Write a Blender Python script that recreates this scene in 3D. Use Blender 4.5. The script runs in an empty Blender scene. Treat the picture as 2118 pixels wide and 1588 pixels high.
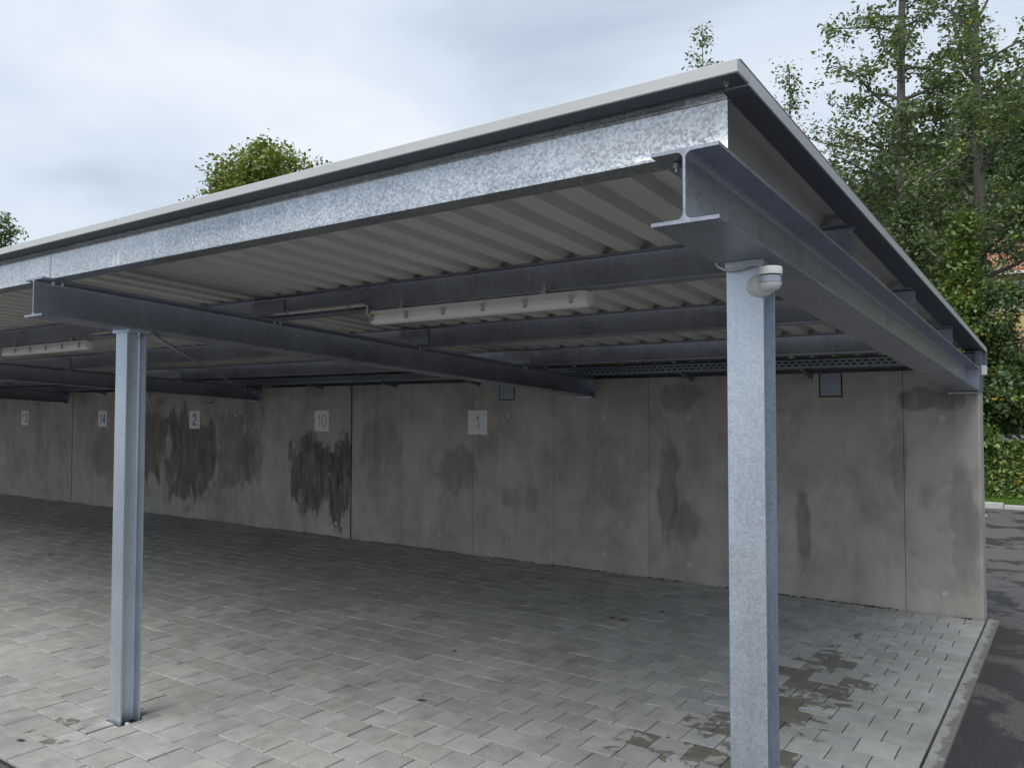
import bpy, bmesh, math, random
import numpy as np
from mathutils import Vector, Matrix

scene = bpy.context.scene
col = scene.collection
R = math.radians
rng = np.random.default_rng(7)
random.seed(7)

# ------------------------------------------------------------------ camera
CAM = (0.639, -7.996, 1.776)
YAW, PIT, ROL = 0.610046, 0.036091, 0.001281
cd = bpy.data.cameras.new('camera')
cam = bpy.data.objects.new('camera', cd)
col.objects.link(cam)
fw = Vector((-math.sin(YAW) * math.cos(PIT), math.cos(YAW) * math.cos(PIT), math.sin(PIT)))
rt = Vector((math.cos(YAW), math.sin(YAW), 0))
up = rt.cross(fw)
rt2 = rt * math.cos(ROL) + up * math.sin(ROL)
up2 = up * math.cos(ROL) - rt * math.sin(ROL)
M = Matrix((rt2, up2, -fw)).transposed().to_4x4()
M.translation = CAM
cam.matrix_world = M
cd.sensor_fit = 'HORIZONTAL'
cd.sensor_width = 36.0
cd.lens = 36.0 * 1651.3 / 2118.0
cd.clip_start = 0.05
cd.clip_end = 3000
scene.camera = cam

# ------------------------------------------------------------------ light, sky, exposure
SUN_EL, SUN_AZ = R(52), R(188)          # azimuth clockwise from +Y
sd = bpy.data.lights.new('sun', 'SUN')
sun = bpy.data.objects.new('sun', sd)
col.objects.link(sun)
sv = Vector((math.sin(SUN_AZ) * math.cos(SUN_EL), math.cos(SUN_AZ) * math.cos(SUN_EL), math.sin(SUN_EL)))
sun.rotation_euler = sv.to_track_quat('Z', 'Y').to_euler()
sd.energy = 1.5
sd.angle = R(50)
sd.color = (1.0, 0.96, 0.9)

world = bpy.data.worlds.new('World')
scene.world = world
world.use_nodes = True
wn, wl = world.node_tree.nodes, world.node_tree.links
wn.clear()
wo = wn.new('ShaderNodeOutputWorld')
bg = wn.new('ShaderNodeBackground')
bg.inputs['Strength'].default_value = 0.1
sky = wn.new('ShaderNodeTexSky')
sky.sky_type = 'NISHITA'
sky.sun_disc = False
sky.sun_elevation = SUN_EL
sky.sun_rotation = SUN_AZ
tc = wn.new('ShaderNodeTexCoord')
mp = wn.new('ShaderNodeMapping')
mp.inputs['Scale'].default_value = (1.0, 1.0, 2.6)
mp.inputs['Location'].default_value = (0.35, 0.1, 0.4)
n1 = wn.new('ShaderNodeTexNoise')
n1.inputs['Scale'].default_value = 1.5
n1.inputs['Detail'].default_value = 5.0
n1.inputs['Roughness'].default_value = 0.5
n1.inputs['Distortion'].default_value = 0.4
ramp = wn.new('ShaderNodeValToRGB')
e = ramp.color_ramp.elements
e[0].position = 0.33
e[0].color = (2.7, 3.3, 4.2, 1)
e[1].position = 0.66
e[1].color = (5.75, 6.1, 6.6, 1)
m_ = e.new(0.48)
m_.color = (4.5, 5.1, 5.9, 1)
cov = wn.new('ShaderNodeValToRGB')
cov.color_ramp.elements[0].position = 0.2
cov.color_ramp.elements[0].color = (0.6, 0.6, 0.6, 1)
cov.color_ramp.elements[1].position = 0.36
cov.color_ramp.elements[1].color = (0.97, 0.97, 0.97, 1)
mix = wn.new('ShaderNodeMix')
mix.data_type = 'RGBA'
wl.new(tc.outputs['Generated'], mp.inputs['Vector'])
wl.new(mp.outputs['Vector'], n1.inputs['Vector'])
wl.new(n1.outputs['Fac'], ramp.inputs['Fac'])
wl.new(n1.outputs['Fac'], cov.inputs['Fac'])
wl.new(cov.outputs['Color'], mix.inputs['Factor'])
wl.new(sky.outputs['Color'], mix.inputs['A'])
wl.new(ramp.outputs['Color'], mix.inputs['B'])
wl.new(mix.outputs['Result'], bg.inputs['Color'])
wl.new(bg.outputs['Background'], wo.inputs['Surface'])

vs = scene.view_settings
vs.view_transform = 'Standard'
vs.look = 'None'
vs.gamma = 1.0
vs.exposure = 0.64
vs.use_curve_mapping = False
scene.cycles.max_bounces = 4
scene.cycles.diffuse_bounces = 3
scene.cycles.glossy_bounces = 3
scene.cycles.transmission_bounces = 2
scene.cycles.transparent_max_bounces = 4


# ------------------------------------------------------------------ helpers
class MB:
    def __init__(self):
        self.v = []
        self.f = []

    def poly(self, pts):
        i = len(self.v)
        self.v += [tuple(p) for p in pts]
        self.f.append(tuple(range(i, i + len(pts))))

    def box(self, x0, x1, y0, y1, z0, z1, c=0.0):
        if c <= 0:
            i = len(self.v)
            self.v += [(x0, y0, z0), (x1, y0, z0), (x1, y1, z0), (x0, y1, z0),
                       (x0, y0, z1), (x1, y0, z1), (x1, y1, z1), (x0, y1, z1)]
            for q in ((0, 3, 2, 1), (4, 5, 6, 7), (0, 1, 5, 4), (1, 2, 6, 5), (2, 3, 7, 6), (3, 0, 4, 7)):
                self.f.append(tuple(i + k for k in q))
        else:
            bm = bmesh.new()
            vs_ = [bm.verts.new(p) for p in [(x0, y0, z0), (x1, y0, z0), (x1, y1, z0), (x0, y1, z0),
                                             (x0, y0, z1), (x1, y0, z1), (x1, y1, z1), (x0, y1, z1)]]
            for q in ((0, 3, 2, 1), (4, 5, 6, 7), (0, 1, 5, 4), (1, 2, 6, 5), (2, 3, 7, 6), (3, 0, 4, 7)):
                bm.faces.new([vs_[k] for k in q])
            bmesh.ops.bevel(bm, geom=list(bm.edges), offset=c, segments=1, affect='EDGES')
            i = len(self.v)
            bm.verts.index_update()
            self.v += [tuple(v.co) for v in bm.verts]
            for f in bm.faces:
                self.f.append(tuple(i + v.index for v in f.verts))
            bm.free()
        return self

    def hexa(self, p):            # 8 points: bottom loop 0-3, top loop 4-7
        i = len(self.v)
        self.v += [tuple(q) for q in p]
        for q in ((0, 3, 2, 1), (4, 5, 6, 7), (0, 1, 5, 4), (1, 2, 6, 5), (2, 3, 7, 6), (3, 0, 4, 7)):
            self.f.append(tuple(i + k for k in q))
        return self

    def loft(self, loops, caps=True):
        n = len(loops[0])
        i = len(self.v)
        for lp in loops:
            self.v += [tuple(p) for p in lp]
        for s in range(len(loops) - 1):
            a, b = i + s * n, i + (s + 1) * n
            for k in range(n):
                k2 = (k + 1) % n
                self.f.append((a + k, a + k2, b + k2, b + k))
        if caps:
            self.f.append(tuple(i + k for k in reversed(range(n))))
            b = i + (len(loops) - 1) * n
            self.f.append(tuple(b + k for k in range(n)))
        return self

    def tube(self, pts, rad, n=8):
        pts = [Vector(p) for p in pts]
        if not hasattr(rad, '__len__'):
            rad = [rad] * len(pts)
        loops = []
        for k, p in enumerate(pts):
            d = (pts[min(k + 1, len(pts) - 1)] - pts[max(k - 1, 0)]).normalized()
            a = Vector((0, 0, 1)) if abs(d.z) < 0.9 else Vector((1, 0, 0))
            u = d.cross(a).normalized()
            w = u.cross(d)
            loops.append([p + (u * math.cos(t) + w * math.sin(t)) * rad[k]
                          for t in [2 * math.pi * j / n for j in range(n)]])
        return self.loft(loops)

    def build(self, name, mat, parent=None, smooth=False):
        me = bpy.data.meshes.new(name)
        me.from_pydata(self.v, [], self.f)
        bm = bmesh.new()
        bm.from_mesh(me)
        bmesh.ops.recalc_face_normals(bm, faces=bm.faces)
        bm.to_mesh(me)
        bm.free()
        if smooth:
            me.polygons.foreach_set('use_smooth', [True] * len(me.polygons))
        me.materials.append(mat)
        return link(name, me, parent)


def link(name, data, parent=None):
    o = bpy.data.objects.new(name, data)
    col.objects.link(o)
    if parent is not None:
        o.parent = parent
    return o


def tag(o, label=None, cat=None, group=None, kind=None):
    if label:
        o['label'] = label
    if cat:
        o['category'] = cat
    if group:
        o['group'] = group
    if kind:
        o['kind'] = kind
    return o


def thing(name, label, cat, loc=(0, 0, 0), group=None):
    o = bpy.data.objects.new(name, None)
    o.empty_display_size = 0.1
    o.location = loc
    col.objects.link(o)
    return tag(o, label, cat, group)


def smooth_auto(o, ang=35):
    me = o.data
    me.polygons.foreach_set('use_smooth', [True] * len(me.polygons))
    try:
        me.set_sharp_from_angle(angle=R(ang))
    except Exception:
        pass


# ------------------------------------------------------------------ material helper
class Mat:
    def __init__(self, name):
        self.m = bpy.data.materials.new(name)
        self.m.use_nodes = True
        self.n = self.m.node_tree.nodes
        self.l = self.m.node_tree.links
        self.b = self.n['Principled BSDF']

    def set(self, **k):
        for a, v in k.items():
            s = self.b.inputs[a.replace('_', ' ')]
            if isinstance(v, bpy.types.NodeSocket):
                self.l.new(v, s)
            else:
                s.default_value = v
        return self

    def node(self, t, **props):
        nd = self.n.new(t)
        for k, v in props.items():
            setattr(nd, k, v)
        return nd

    def put(self, sock, v):
        if isinstance(v, bpy.types.NodeSocket):
            self.l.new(v, sock)
        else:
            sock.default_value = v

    def pos(self):
        return self.node('ShaderNodeNewGeometry').outputs['Position']

    def obj(self):
        return self.node('ShaderNodeTexCoord').outputs['Object']

    def mapping(self, v, scale=(1, 1, 1), loc=(0, 0, 0)):
        m = self.node('ShaderNodeMapping')
        self.l.new(v, m.inputs['Vector'])
        m.inputs['Scale'].default_value = scale
        m.inputs['Location'].default_value = loc
        return m.outputs['Vector']

    def noise(self, v, scale=5, detail=4, rough=0.5, dist=0.0):
        n = self.node('ShaderNodeTexNoise')
        self.l.new(v, n.inputs['Vector'])
        n.inputs['Scale'].default_value = scale
        n.inputs['Detail'].default_value = detail
        n.inputs['Roughness'].default_value = rough
        n.inputs['Distortion'].default_value = dist
        return n.outputs['Fac']

    def voro(self, v, scale=5, feature='F1', out='Distance'):
        n = self.node('ShaderNodeTexVoronoi', feature=feature)
        self.l.new(v, n.inputs['Vector'])
        n.inputs['Scale'].default_value = scale
        return n.outputs[out]

    def ramp(self, f, *stops):
        r = self.node('ShaderNodeValToRGB')
        self.l.new(f, r.inputs['Fac'])
        el = r.color_ramp.elements
        while len(el) < len(stops):
            el.new(0.5)
        for q, (p, c) in zip(el, stops):
            q.position = p
            if not hasattr(c, '__len__'):
                c = (c, c, c)
            q.color = (*c[:3], 1)
        return r.outputs['Color']

    def rng(self, f, a, b, c=0.0, d=1.0):
        r = self.node('ShaderNodeMapRange')
        self.put(r.inputs['Value'], f)
        r.inputs['From Min'].default_value = a
        r.inputs['From Max'].default_value = b
        r.inputs['To Min'].default_value = c
        r.inputs['To Max'].default_value = d
        return r.outputs['Result']

    def math(self, op, a, b=0.0, clamp=False):
        m = self.node('ShaderNodeMath', operation=op, use_clamp=clamp)
        self.put(m.inputs[0], a)
        self.put(m.inputs[1], b)
        return m.outputs[0]

    def mixc(self, f, a, b, blend='MIX'):
        m = self.node('ShaderNodeMix', data_type='RGBA', blend_type=blend)
        self.put(m.inputs['Factor'], f)
        self.put(m.inputs['A'], a if isinstance(a, bpy.types.NodeSocket) else (*a[:3], 1))
        self.put(m.inputs['B'], b if isinstance(b, bpy.types.NodeSocket) else (*b[:3], 1))
        return m.outputs['Result']

    def hsv(self, c, h=0.5, s=1.0, v=1.0):
        m = self.node('ShaderNodeHueSaturation')
        self.put(m.inputs['Color'], c)
        self.put(m.inputs['Hue'], h)
        self.put(m.inputs['Saturation'], s)
        self.put(m.inputs['Value'], v)
        return m.outputs['Color']

    def orand(self):
        return self.node('ShaderNodeObjectInfo').outputs['Random']

    def island(self):
        return self.node('ShaderNodeNewGeometry').outputs['Random Per Island']

    def bump(self, h, strength=0.3, dist=0.01):
        b = self.node('ShaderNodeBump')
        b.inputs['Strength'].default_value = strength
        b.inputs['Distance'].default_value = dist
        self.l.new(h, b.inputs['Height'])
        self.l.new(b.outputs['Normal'], self.b.inputs['Normal'])
        return self

    def xyz(self, v):
        s = self.node('ShaderNodeSeparateXYZ')
        self.l.new(v, s.inputs[0])
        return s.outputs

    def ellipse(self, v, c, r, soft=0.5):
        """1 inside an ellipsoid, falling to 0 outside (world position)"""
        s = self.mapping(v, (1 / r[0], 1 / r[1], 1 / r[2]),
                         (-c[0] / r[0], -c[1] / r[1], -c[2] / r[2]))
        ln = self.node('ShaderNodeVectorMath', operation='LENGTH')
        self.l.new(s, ln.inputs[0])
        return self.rng(ln.outputs['Value'], 1.0 - soft, 1.0 + soft * 0.3, 1.0, 0.0)


def simple(name, c, rough=0.5, metal=0.0, var=0.08, scale=12, **kw):
    m = Mat(name)
    n = m.noise(m.pos(), scale, 4)
    lo = tuple(x * (1 - var) for x in c)
    hi = tuple(min(1, x * (1 + var)) for x in c)
    m.set(Base_Color=m.ramp(n, (0.3, lo), (0.7, hi)), Roughness=rough, Metallic=metal, **kw)
    return m.m


def mat_galv(name, base, metal, r0, r1, spangle=0.5, runs=0.0, bigamt=0.5, vsc=130):
    m = Mat(name)
    p = m.pos()
    v = m.voro(m.mapping(p, (1, 1, 1)), vsc, out='Color')
    vs_ = m.xyz(v)[0]
    fine = m.noise(p, 260, 3, 0.7)
    big = m.noise(p, 2.3, 5, 0.6, 0.4)
    streak = m.noise(m.mapping(p, (22, 22, 0.7)), 1.0, 4, 0.6)
    t = m.math('ADD', m.math('MULTIPLY', vs_, 0.45), m.math('MULTIPLY', fine, 0.55))
    c = m.ramp(t, (0.30, tuple(x * (1 - 0.45 * spangle) for x in base)), (0.5, base),
               (0.72, tuple(min(1, x * (1 + 0.35 * spangle)) for x in base)))
    c = m.mixc(bigamt, c, m.ramp(big, (0.3, 0.62), (0.55, 1.0), (0.75, 1.12)), 'MULTIPLY')
    c = m.mixc(0.30, c, m.ramp(streak, (0.3, 0.72), (0.7, 1.15)), 'MULTIPLY')
    if runs:
        rr = m.noise(m.mapping(p, (16, 16, 0.35), (3.1, 0, 0)), 1.0, 2, 0.5)
        hx = m.noise(p, 3.0, 2)
        k = m.math('MULTIPLY', m.rng(rr, 0.63, 0.68), m.rng(hx, 0.42, 0.58))
        c = m.mixc(m.math('MULTIPLY', k, runs), c, (0.78, 0.78, 0.74))
    c = m.hsv(c, v=m.rng(m.orand(), 0, 1, 0.88, 1.1))
    ro = m.rng(m.math('ADD', m.math('MULTIPLY', t, 0.5), m.math('MULTIPLY', big, 0.5)), 0.3, 0.7, r0, r1)
    m.set(Base_Color=c, Metallic=metal, Roughness=ro)
    m.bump(t, 0.05, 0.001)
    return m.m


G = {}
G['galv'] = mat_galv('galvanised_steel_shaded', (0.36, 0.38, 0.44), 0.78, 0.25, 0.40, 0.3)  # base lowered so the steel under the roof reads shaded
G['galv_front'] = mat_galv('galvanised_steel_weathered_lit', (0.60, 0.625, 0.64), 0.88, 0.12, 0.26, 0.7, runs=0.95, bigamt=0.6, vsc=125)  # lighter base carries the front light; the runs are weathering
G['galv_col'] = mat_galv('galvanised_column_steel', (0.555, 0.615, 0.68), 0.75, 0.32, 0.46, 0.26, bigamt=0.32, vsc=150)
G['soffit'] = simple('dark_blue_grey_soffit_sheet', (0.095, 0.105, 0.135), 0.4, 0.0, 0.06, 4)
G['zinc'] = mat_galv('zinc_sheet', (0.25, 0.28, 0.315), 0.6, 0.35, 0.5, 0.3)
G['bolt'] = simple('bolt_steel', (0.45, 0.46, 0.47), 0.4, 0.8)
G['fascia'] = simple('light_grey_coated_sheet', (0.55, 0.555, 0.555), 0.38, 0.0, 0.04, 5)
G['sheet'] = simple('coated_roof_sheet', (0.55, 0.55, 0.515), 0.5, 0.0, 0.06, 3)
G['cap'] = simple('dark_grey_cap_sheet', (0.13, 0.135, 0.14), 0.45)
G['plastic'] = simple('white_plastic', (0.78, 0.78, 0.74), 0.35, 0, 0.02)
G['diffuser'] = simple('milky_polycarbonate', (0.74, 0.75, 0.74), 0.28, 0, 0.02)
G['lens'] = simple('sensor_lens_plastic', (0.42, 0.46, 0.53), 0.3, 0, 0.05, 90)
G['clip'] = simple('stainless_clip', (0.42, 0.42, 0.41), 0.35, 0.7)
G['yellow'] = simple('yellow_sticker', (0.75, 0.58, 0.05), 0.5)
G['cable'] = simple('grey_cable_sheath', (0.62, 0.62, 0.59), 0.5)
G['conduit'] = simple('grey_pvc_conduit', (0.50, 0.51, 0.50), 0.45)
G['signface'] = simple('brushed_aluminium_plate', (0.66, 0.67, 0.67), 0.4, 0.15, 0.05, 30)
G['ink_grey'] = simple('grey_print', (0.20, 0.20, 0.205), 0.6)
G['ink_dark'] = simple('dark_print', (0.03, 0.03, 0.032), 0.6)
G['joint'] = simple('dark_filler_and_shadow', (0.035, 0.033, 0.03), 0.9)  # joints and seals, also the shadow frames round pocket covers
G['pebble'] = simple('pale_pebble', (0.55, 0.54, 0.5), 0.7)
G['dryleaf'] = simple('dry_leaf', (0.075, 0.06, 0.045), 0.7)
G['bark'] = simple('grey_bark', (0.16, 0.15, 0.13), 0.9, 0, 0.4, 14)
G['rail'] = simple('white_painted_rail', (0.78, 0.79, 0.8), 0.4)
G['housewall'] = simple('ochre_render', (0.62, 0.47, 0.2), 0.85)
G['whitewood'] = simple('white_window_frame', (0.75, 0.76, 0.77), 0.5)
G['glass'] = simple('window_glass', (0.12, 0.15, 0.19), 0.08, 0.0, 0.1, 2)
G['verge'] = simple('concrete_kerb', (0.46, 0.45, 0.43), 0.8, 0, 0.15, 18)
G['plug'] = simple('pale_mortar_plug', (0.52, 0.505, 0.47), 0.8, 0, 0.15, 40)
G['paint'] = simple('road_paint', (0.72, 0.72, 0.7), 0.6, 0, 0.15, 25)


def mat_concrete():
    m = Mat('fair_faced_concrete')
    p = m.pos()
    big = m.noise(m.mapping(p, (0.9, 1, 0.55)), 1.3, 6, 0.62, 0.6)
    vert = m.noise(m.mapping(p, (5.5, 1, 0.45)), 1.0, 5, 0.6, 0.3)
    fine = m.noise(p, 60, 4, 0.6)
    warm = m.noise(m.mapping(p, (0.5, 1, 0.9), (4, 0, 0)), 1.6, 3)
    base = m.ramp(big, (0.30, (0.31, 0.283, 0.25)), (0.5, (0.45, 0.417, 0.374)), (0.72, (0.53, 0.495, 0.45)))
    base = m.mixc(0.42, base, m.ramp(vert, (0.28, 0.66), (0.5, 0.97), (0.75, 1.1)), 'MULTIPLY')
    blot = m.noise(m.mapping(p, (1, 1, 1), (2, 0, 1)), 3.4, 6, 0.66, 0.5)
    base = m.mixc(0.6, base, m.ramp(blot, (0.32, 0.66), (0.52, 1.0), (0.72, 1.14)), 'MULTIPLY')
    base = m.mixc(m.rng(warm, 0.5, 0.72, 0, 0.28), base, (0.30, 0.225, 0.18))
    base = m.mixc(0.35, base, m.ramp(fine, (0.3, 0.8), (0.7, 1.12)), 'MULTIPLY')
    # damp stains with their own outline
    wob = m.noise(m.mapping(p, (2.4, 1, 1.1)), 1.3, 7, 0.68, 0.5)
    tex = m.noise(m.mapping(p, (7, 1, 2.2)), 1.0, 6, 0.72, 0.3)

    def stain(c, r, amt, col_, soft=0.7, xmax=None):
        nonlocal base
        k = m.ellipse(p, c, r, soft)
        k = m.math('ADD', m.math('MULTIPLY', k, 1.0), m.math('MULTIPLY', m.math('SUBTRACT', wob, 0.5), 2.4))
        k = m.rng(k, 0.42, 0.66, 0, 1)
        if xmax is not None:
            k = m.math('MULTIPLY', k, m.rng(px_, xmax - 0.015, xmax + 0.015, 1, 0))
        k = m.math('MULTIPLY', k, m.rng(tex, 0.3, 0.62, 0.45, 1.0))
        k2 = m.ellipse(p, c, (r[0] * 1.35, 1, r[2] * 1.35), 0.4)
        k = m.math('MULTIPLY', m.math('MULTIPLY', k, k2), amt)
        base = m.mixc(k, base, col_)
    px_ = m.xyz(p)[0]
    dk = (0.105, 0.092, 0.078)
    stain((-11.55, 0, 1.0), (1.25, 1, 0.95), 0.95, dk, xmax=-10.89)
    stain((-12.8, 0, 1.3), (0.9, 1, 0.9), 0.85, dk)
    stain((-10.4, 0, 1.1), (0.6, 1, 0.9), 0.6, dk)
    stain((-9.95, 0, 1.4), (0.35, 1, 1.0), 0.5, dk)
    stain((-8.55, 0, 0.95), (0.75, 1, 0.75), 1.0, (0.10, 0.08, 0.063))
    stain((-7.95, 0, 0.75), (0.34, 1, 0.95), 1.0, (0.085, 0.07, 0.057), xmax=-7.74)
    stain((-14.2, 0, 1.0), (0.8, 1, 0.7), 0.3, dk)
    stain((-2.92, 0, 0.98), (0.17, 1, 0.62), 0.6, (0.10, 0.09, 0.08))
    stain((-2.7, 0, 0.6), (0.2, 1, 0.3), 0.45, (0.10, 0.09, 0.08))
    stain((-2.8, 0, 1.95), (0.4, 1, 0.18), 0.5, (0.12, 0.11, 0.10))
    stain((-1.5, 0, 0.65), (0.12, 1, 0.45), 0.65, (0.11, 0.10, 0.09))
    stain((-5.8, 0, 1.05), (0.40, 1, 0.42), 0.5, (0.13, 0.10, 0.085))
    stain((-7.2, 0, 1.3), (0.5, 1, 0.55), 0.4, (0.14, 0.12, 0.11))
    stain((-4.8, 0, 0.75), (0.35, 1, 0.25), 0.35, (0.14, 0.125, 0.11))
    stain((-0.35, 0, 1.9), (0.4, 1, 0.14), 0.7, (0.11, 0.10, 0.095))
    stain((-0.12, 0, 0.75), (0.16, 1, 0.7), 0.5, (0.15, 0.14, 0.13))
    stain((-0.65, 0, 1.3), (0.1, 1, 0.5), 0.45, (0.15, 0.14, 0.13))
    # lime runs
    run = m.noise(m.mapping(p, (30, 1, 0.6)), 1.0, 3, 0.5, 0.25)
    rm = m.ellipse(p, (-8.35, 0, 0.8), (0.8, 1, 0.85), 0.5)
    base = m.mixc(m.math('MULTIPLY', m.math('MULTIPLY', m.rng(run, 0.62, 0.68), rm), 0.6), base, (0.36, 0.33, 0.29))
    # air holes
    vo = m.voro(p, 34)
    gate = m.noise(p, 5, 2)
    hole = m.math('MULTIPLY', m.rng(vo, 0.10, 0.16, 1, 0), m.rng(gate, 0.52, 0.6))
    base = m.mixc(m.math('MULTIPLY', hole, 0.75), base, (0.06, 0.055, 0.05))
    base = m.hsv(base, v=m.rng(m.orand(), 0, 1, 0.96, 1.03))
    m.set(Base_Color=base, Roughness=m.rng(big, 0.3, 0.7, 0.72, 0.9))
    h = m.math('SUBTRACT', m.math('ADD', m.math('MULTIPLY', fine, 0.3), m.math('MULTIPLY', big, 0.4)), hole)
    m.bump(h, 0.25, 0.006)
    return m.m


G['concrete'] = mat_concrete()


def mat_paver(per_object=False):
    m = Mat('grey_concrete_paver')
    p = m.pos()
    fine = m.noise(p, 190, 3, 0.7)
    med = m.noise(p, 9, 5, 0.6)
    big = m.noise(p, 0.9, 4, 0.55)
    rnd = m.math('FRACT', m.math('ADD', m.island(), m.math('MULTIPLY', m.orand(), 7.13)))
    base = m.ramp(med, (0.3, (0.36, 0.356, 0.335)), (0.55, (0.44, 0.436, 0.412)), (0.75, (0.49, 0.487, 0.462)))
    base = m.mixc(0.55, base, m.ramp(fine, (0.28, 0.7), (0.5, 1.0), (0.75, 1.2)), 'MULTIPLY')
    base = m.mixc(0.5, base, m.ramp(big, (0.32, 0.72), (0.6, 1.05)), 'MULTIPLY')
    base = m.hsv(base, s=m.rng(m.math('FRACT', m.math('MULTIPLY', rnd, 5.7)), 0, 1, 0.5, 1.5), v=m.rng(rnd, 0, 1, 0.87, 1.10))
    # wet patches that follow single stones
    w1 = m.noise(p, 8.5, 6, 0.66, 0.3)
    w2 = m.voro(m.mapping(p, (4.96, 4.96, 0)), 1.0, out='Color')
    wet_zone = m.math('MAXIMUM', m.ellipse(p, (-0.78, -2.6, 0), (0.66, 2.3, 1), 0.7),
                      m.ellipse(p, (-0.95, -3.9, 0), (0.8, 0.7, 1), 0.6))
    wet_zone = m.math('MAXIMUM', wet_zone, m.math('MULTIPLY', m.ellipse(p, (-4.05, -5.75, 0), (0.5, 0.3, 1), 0.6), 0.72))
    wet_zone = m.math('MAXIMUM', wet_zone, m.math('MULTIPLY', m.ellipse(p, (-3.6, -1.3, 0), (2.2, 0.9, 1), 0.6), 0.45))
    k = m.math('ADD', m.math('MULTIPLY', m.math('SUBTRACT', w1, 0.5), 3.4), m.math('MULTIPLY', m.math('SUBTRACT', m.math('FRACT', m.math('MULTIPLY', rnd, 17.3)), 0.5), 1.35))
    k = m.math('ADD', k, m.math('MULTIPLY', m.math('SUBTRACT', wet_zone, 0.75), 2.2))
    wet = m.rng(k, 0.40, 0.56, 0, 1)
    wet = m.math('MULTIPLY', wet, m.rng(wet_zone, 0.02, 0.15))
    base = m.mixc(m.math('MULTIPLY', wet, 0.9), base, m.mixc(1.0, base, (0.42, 0.40, 0.34), 'MULTIPLY'))
    # small dark specks
    sp = m.voro(p, 1.7)
    base = m.mixc(m.rng(sp, 0.018, 0.028, 0.7, 0), base, (0.07, 0.065, 0.055))
    # dirt at the wall foot and along oil marks
    oil = m.math('MULTIPLY', m.rng(m.noise(p, 2.2, 6, 0.68, 0.8), 0.56, 0.72), 0.45)
    base = m.mixc(oil, base, (0.12, 0.115, 0.105))
    scuff = m.noise(m.mapping(p, (1.0, 0.25, 1)), 6.0, 5, 0.7, 0.3)
    base = m.mixc(m.rng(scuff, 0.60, 0.75, 0, 0.35), base, (0.17, 0.165, 0.155))
    spk = m.voro(p, 23)
    base = m.mixc(m.math('MULTIPLY', m.rng(spk, 0.06, 0.09, 0.8, 0), m.rng(m.noise(p, 3.1, 2), 0.5, 0.56)), base, (0.62, 0.62, 0.6))
    m.set(Base_Color=base, Roughness=m.rng(wet, 0, 1, 0.82, 0.42))
    m.bump(m.math('ADD', fine, m.math('MULTIPLY', med, 0.8)), 0.22, 0.003)
    return m.m


G['paver'] = mat_paver()


def mat_kerb():
    m = Mat('edging_stone_concrete')
    p = m.pos()
    s = m.xyz(p)
    fine = m.noise(p, 160, 3, 0.7)
    base = m.ramp(m.noise(p, 6, 5, 0.6), (0.3, (0.30, 0.295, 0.28)), (0.7, (0.42, 0.415, 0.395)))
    base = m.mixc(0.4, base, m.ramp(fine, (0.3, 0.75), (0.7, 1.2)), 'MULTIPLY')
    edge = m.math('SUBTRACT', s[0], m.math('ADD', m.math('MULTIPLY', s[1], 0.0085), 0.011))
    w = m.math('ADD', m.rng(edge, 0.0, 0.10, 0, 1), m.math('MULTIPLY', m.math('SUBTRACT', m.noise(p, 7, 5, 0.7, 0.3), 0.5), 2.2))
    wet = m.rng(w, 0.52, 0.66)
    base = m.mixc(m.math('MULTIPLY', wet, 0.8), base, (0.17, 0.16, 0.14))
    m.set(Base_Color=base, Roughness=m.rng(wet, 0, 1, 0.8, 0.5))
    m.bump(fine, 0.2, 0.003)
    return m.m


G['kerb'] = mat_kerb()


def mat_asphalt():
    m = Mat('wet_asphalt')
    p = m.pos()
    fine = m.noise(p, 130, 4, 0.75)
    agg = m.voro(p, 95)
    n = m.noise(m.mapping(p, (1.1, 0.9, 1)), 1.5, 7, 0.64, 0.2)
    s = m.xyz(p)
    near = m.ellipse(p, (0.05, -2.4, 0), (0.34, 3.4, 1), 0.9)
    k = m.math('ADD', n, m.math('MULTIPLY', near, 0.11))
    wet = m.rng(k, 0.50, 0.56)
    dry = m.ramp(m.math('ADD', m.math('MULTIPLY', fine, 0.6), m.math('MULTIPLY', agg, 0.5)),
                 (0.2, (0.05, 0.047, 0.046)), (0.55, (0.105, 0.10, 0.097)), (0.8, (0.19, 0.182, 0.175)))
    wetc = m.mixc(1.0, dry, (0.42, 0.41, 0.44), 'MULTIPLY')
    c = m.mixc(wet, dry, wetc)
    m.set(Base_Color=c, Roughness=m.rng(wet, 0, 1, 0.85, 0.48))
    m.bump(m.math('ADD', fine, agg), 0.45, 0.006)
    return m.m


G['asphalt'] = mat_asphalt()


def mat_ground():
    m = Mat('grassy_soil')
    p = m.pos()
    c = m.ramp(m.noise(p, 3, 6, 0.65), (0.3, (0.05, 0.055, 0.03)), (0.55, (0.085, 0.09, 0.05)), (0.75, (0.12, 0.115, 0.075)))
    m.set(Base_Color=c, Roughness=0.95)
    m.bump(m.noise(p, 12, 5, 0.7), 0.6, 0.06)
    return m.m


G['ground'] = mat_ground()
G['path'] = simple('grey_gravel_path', (0.30, 0.29, 0.28), 0.9, 0, 0.25, 20)


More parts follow.
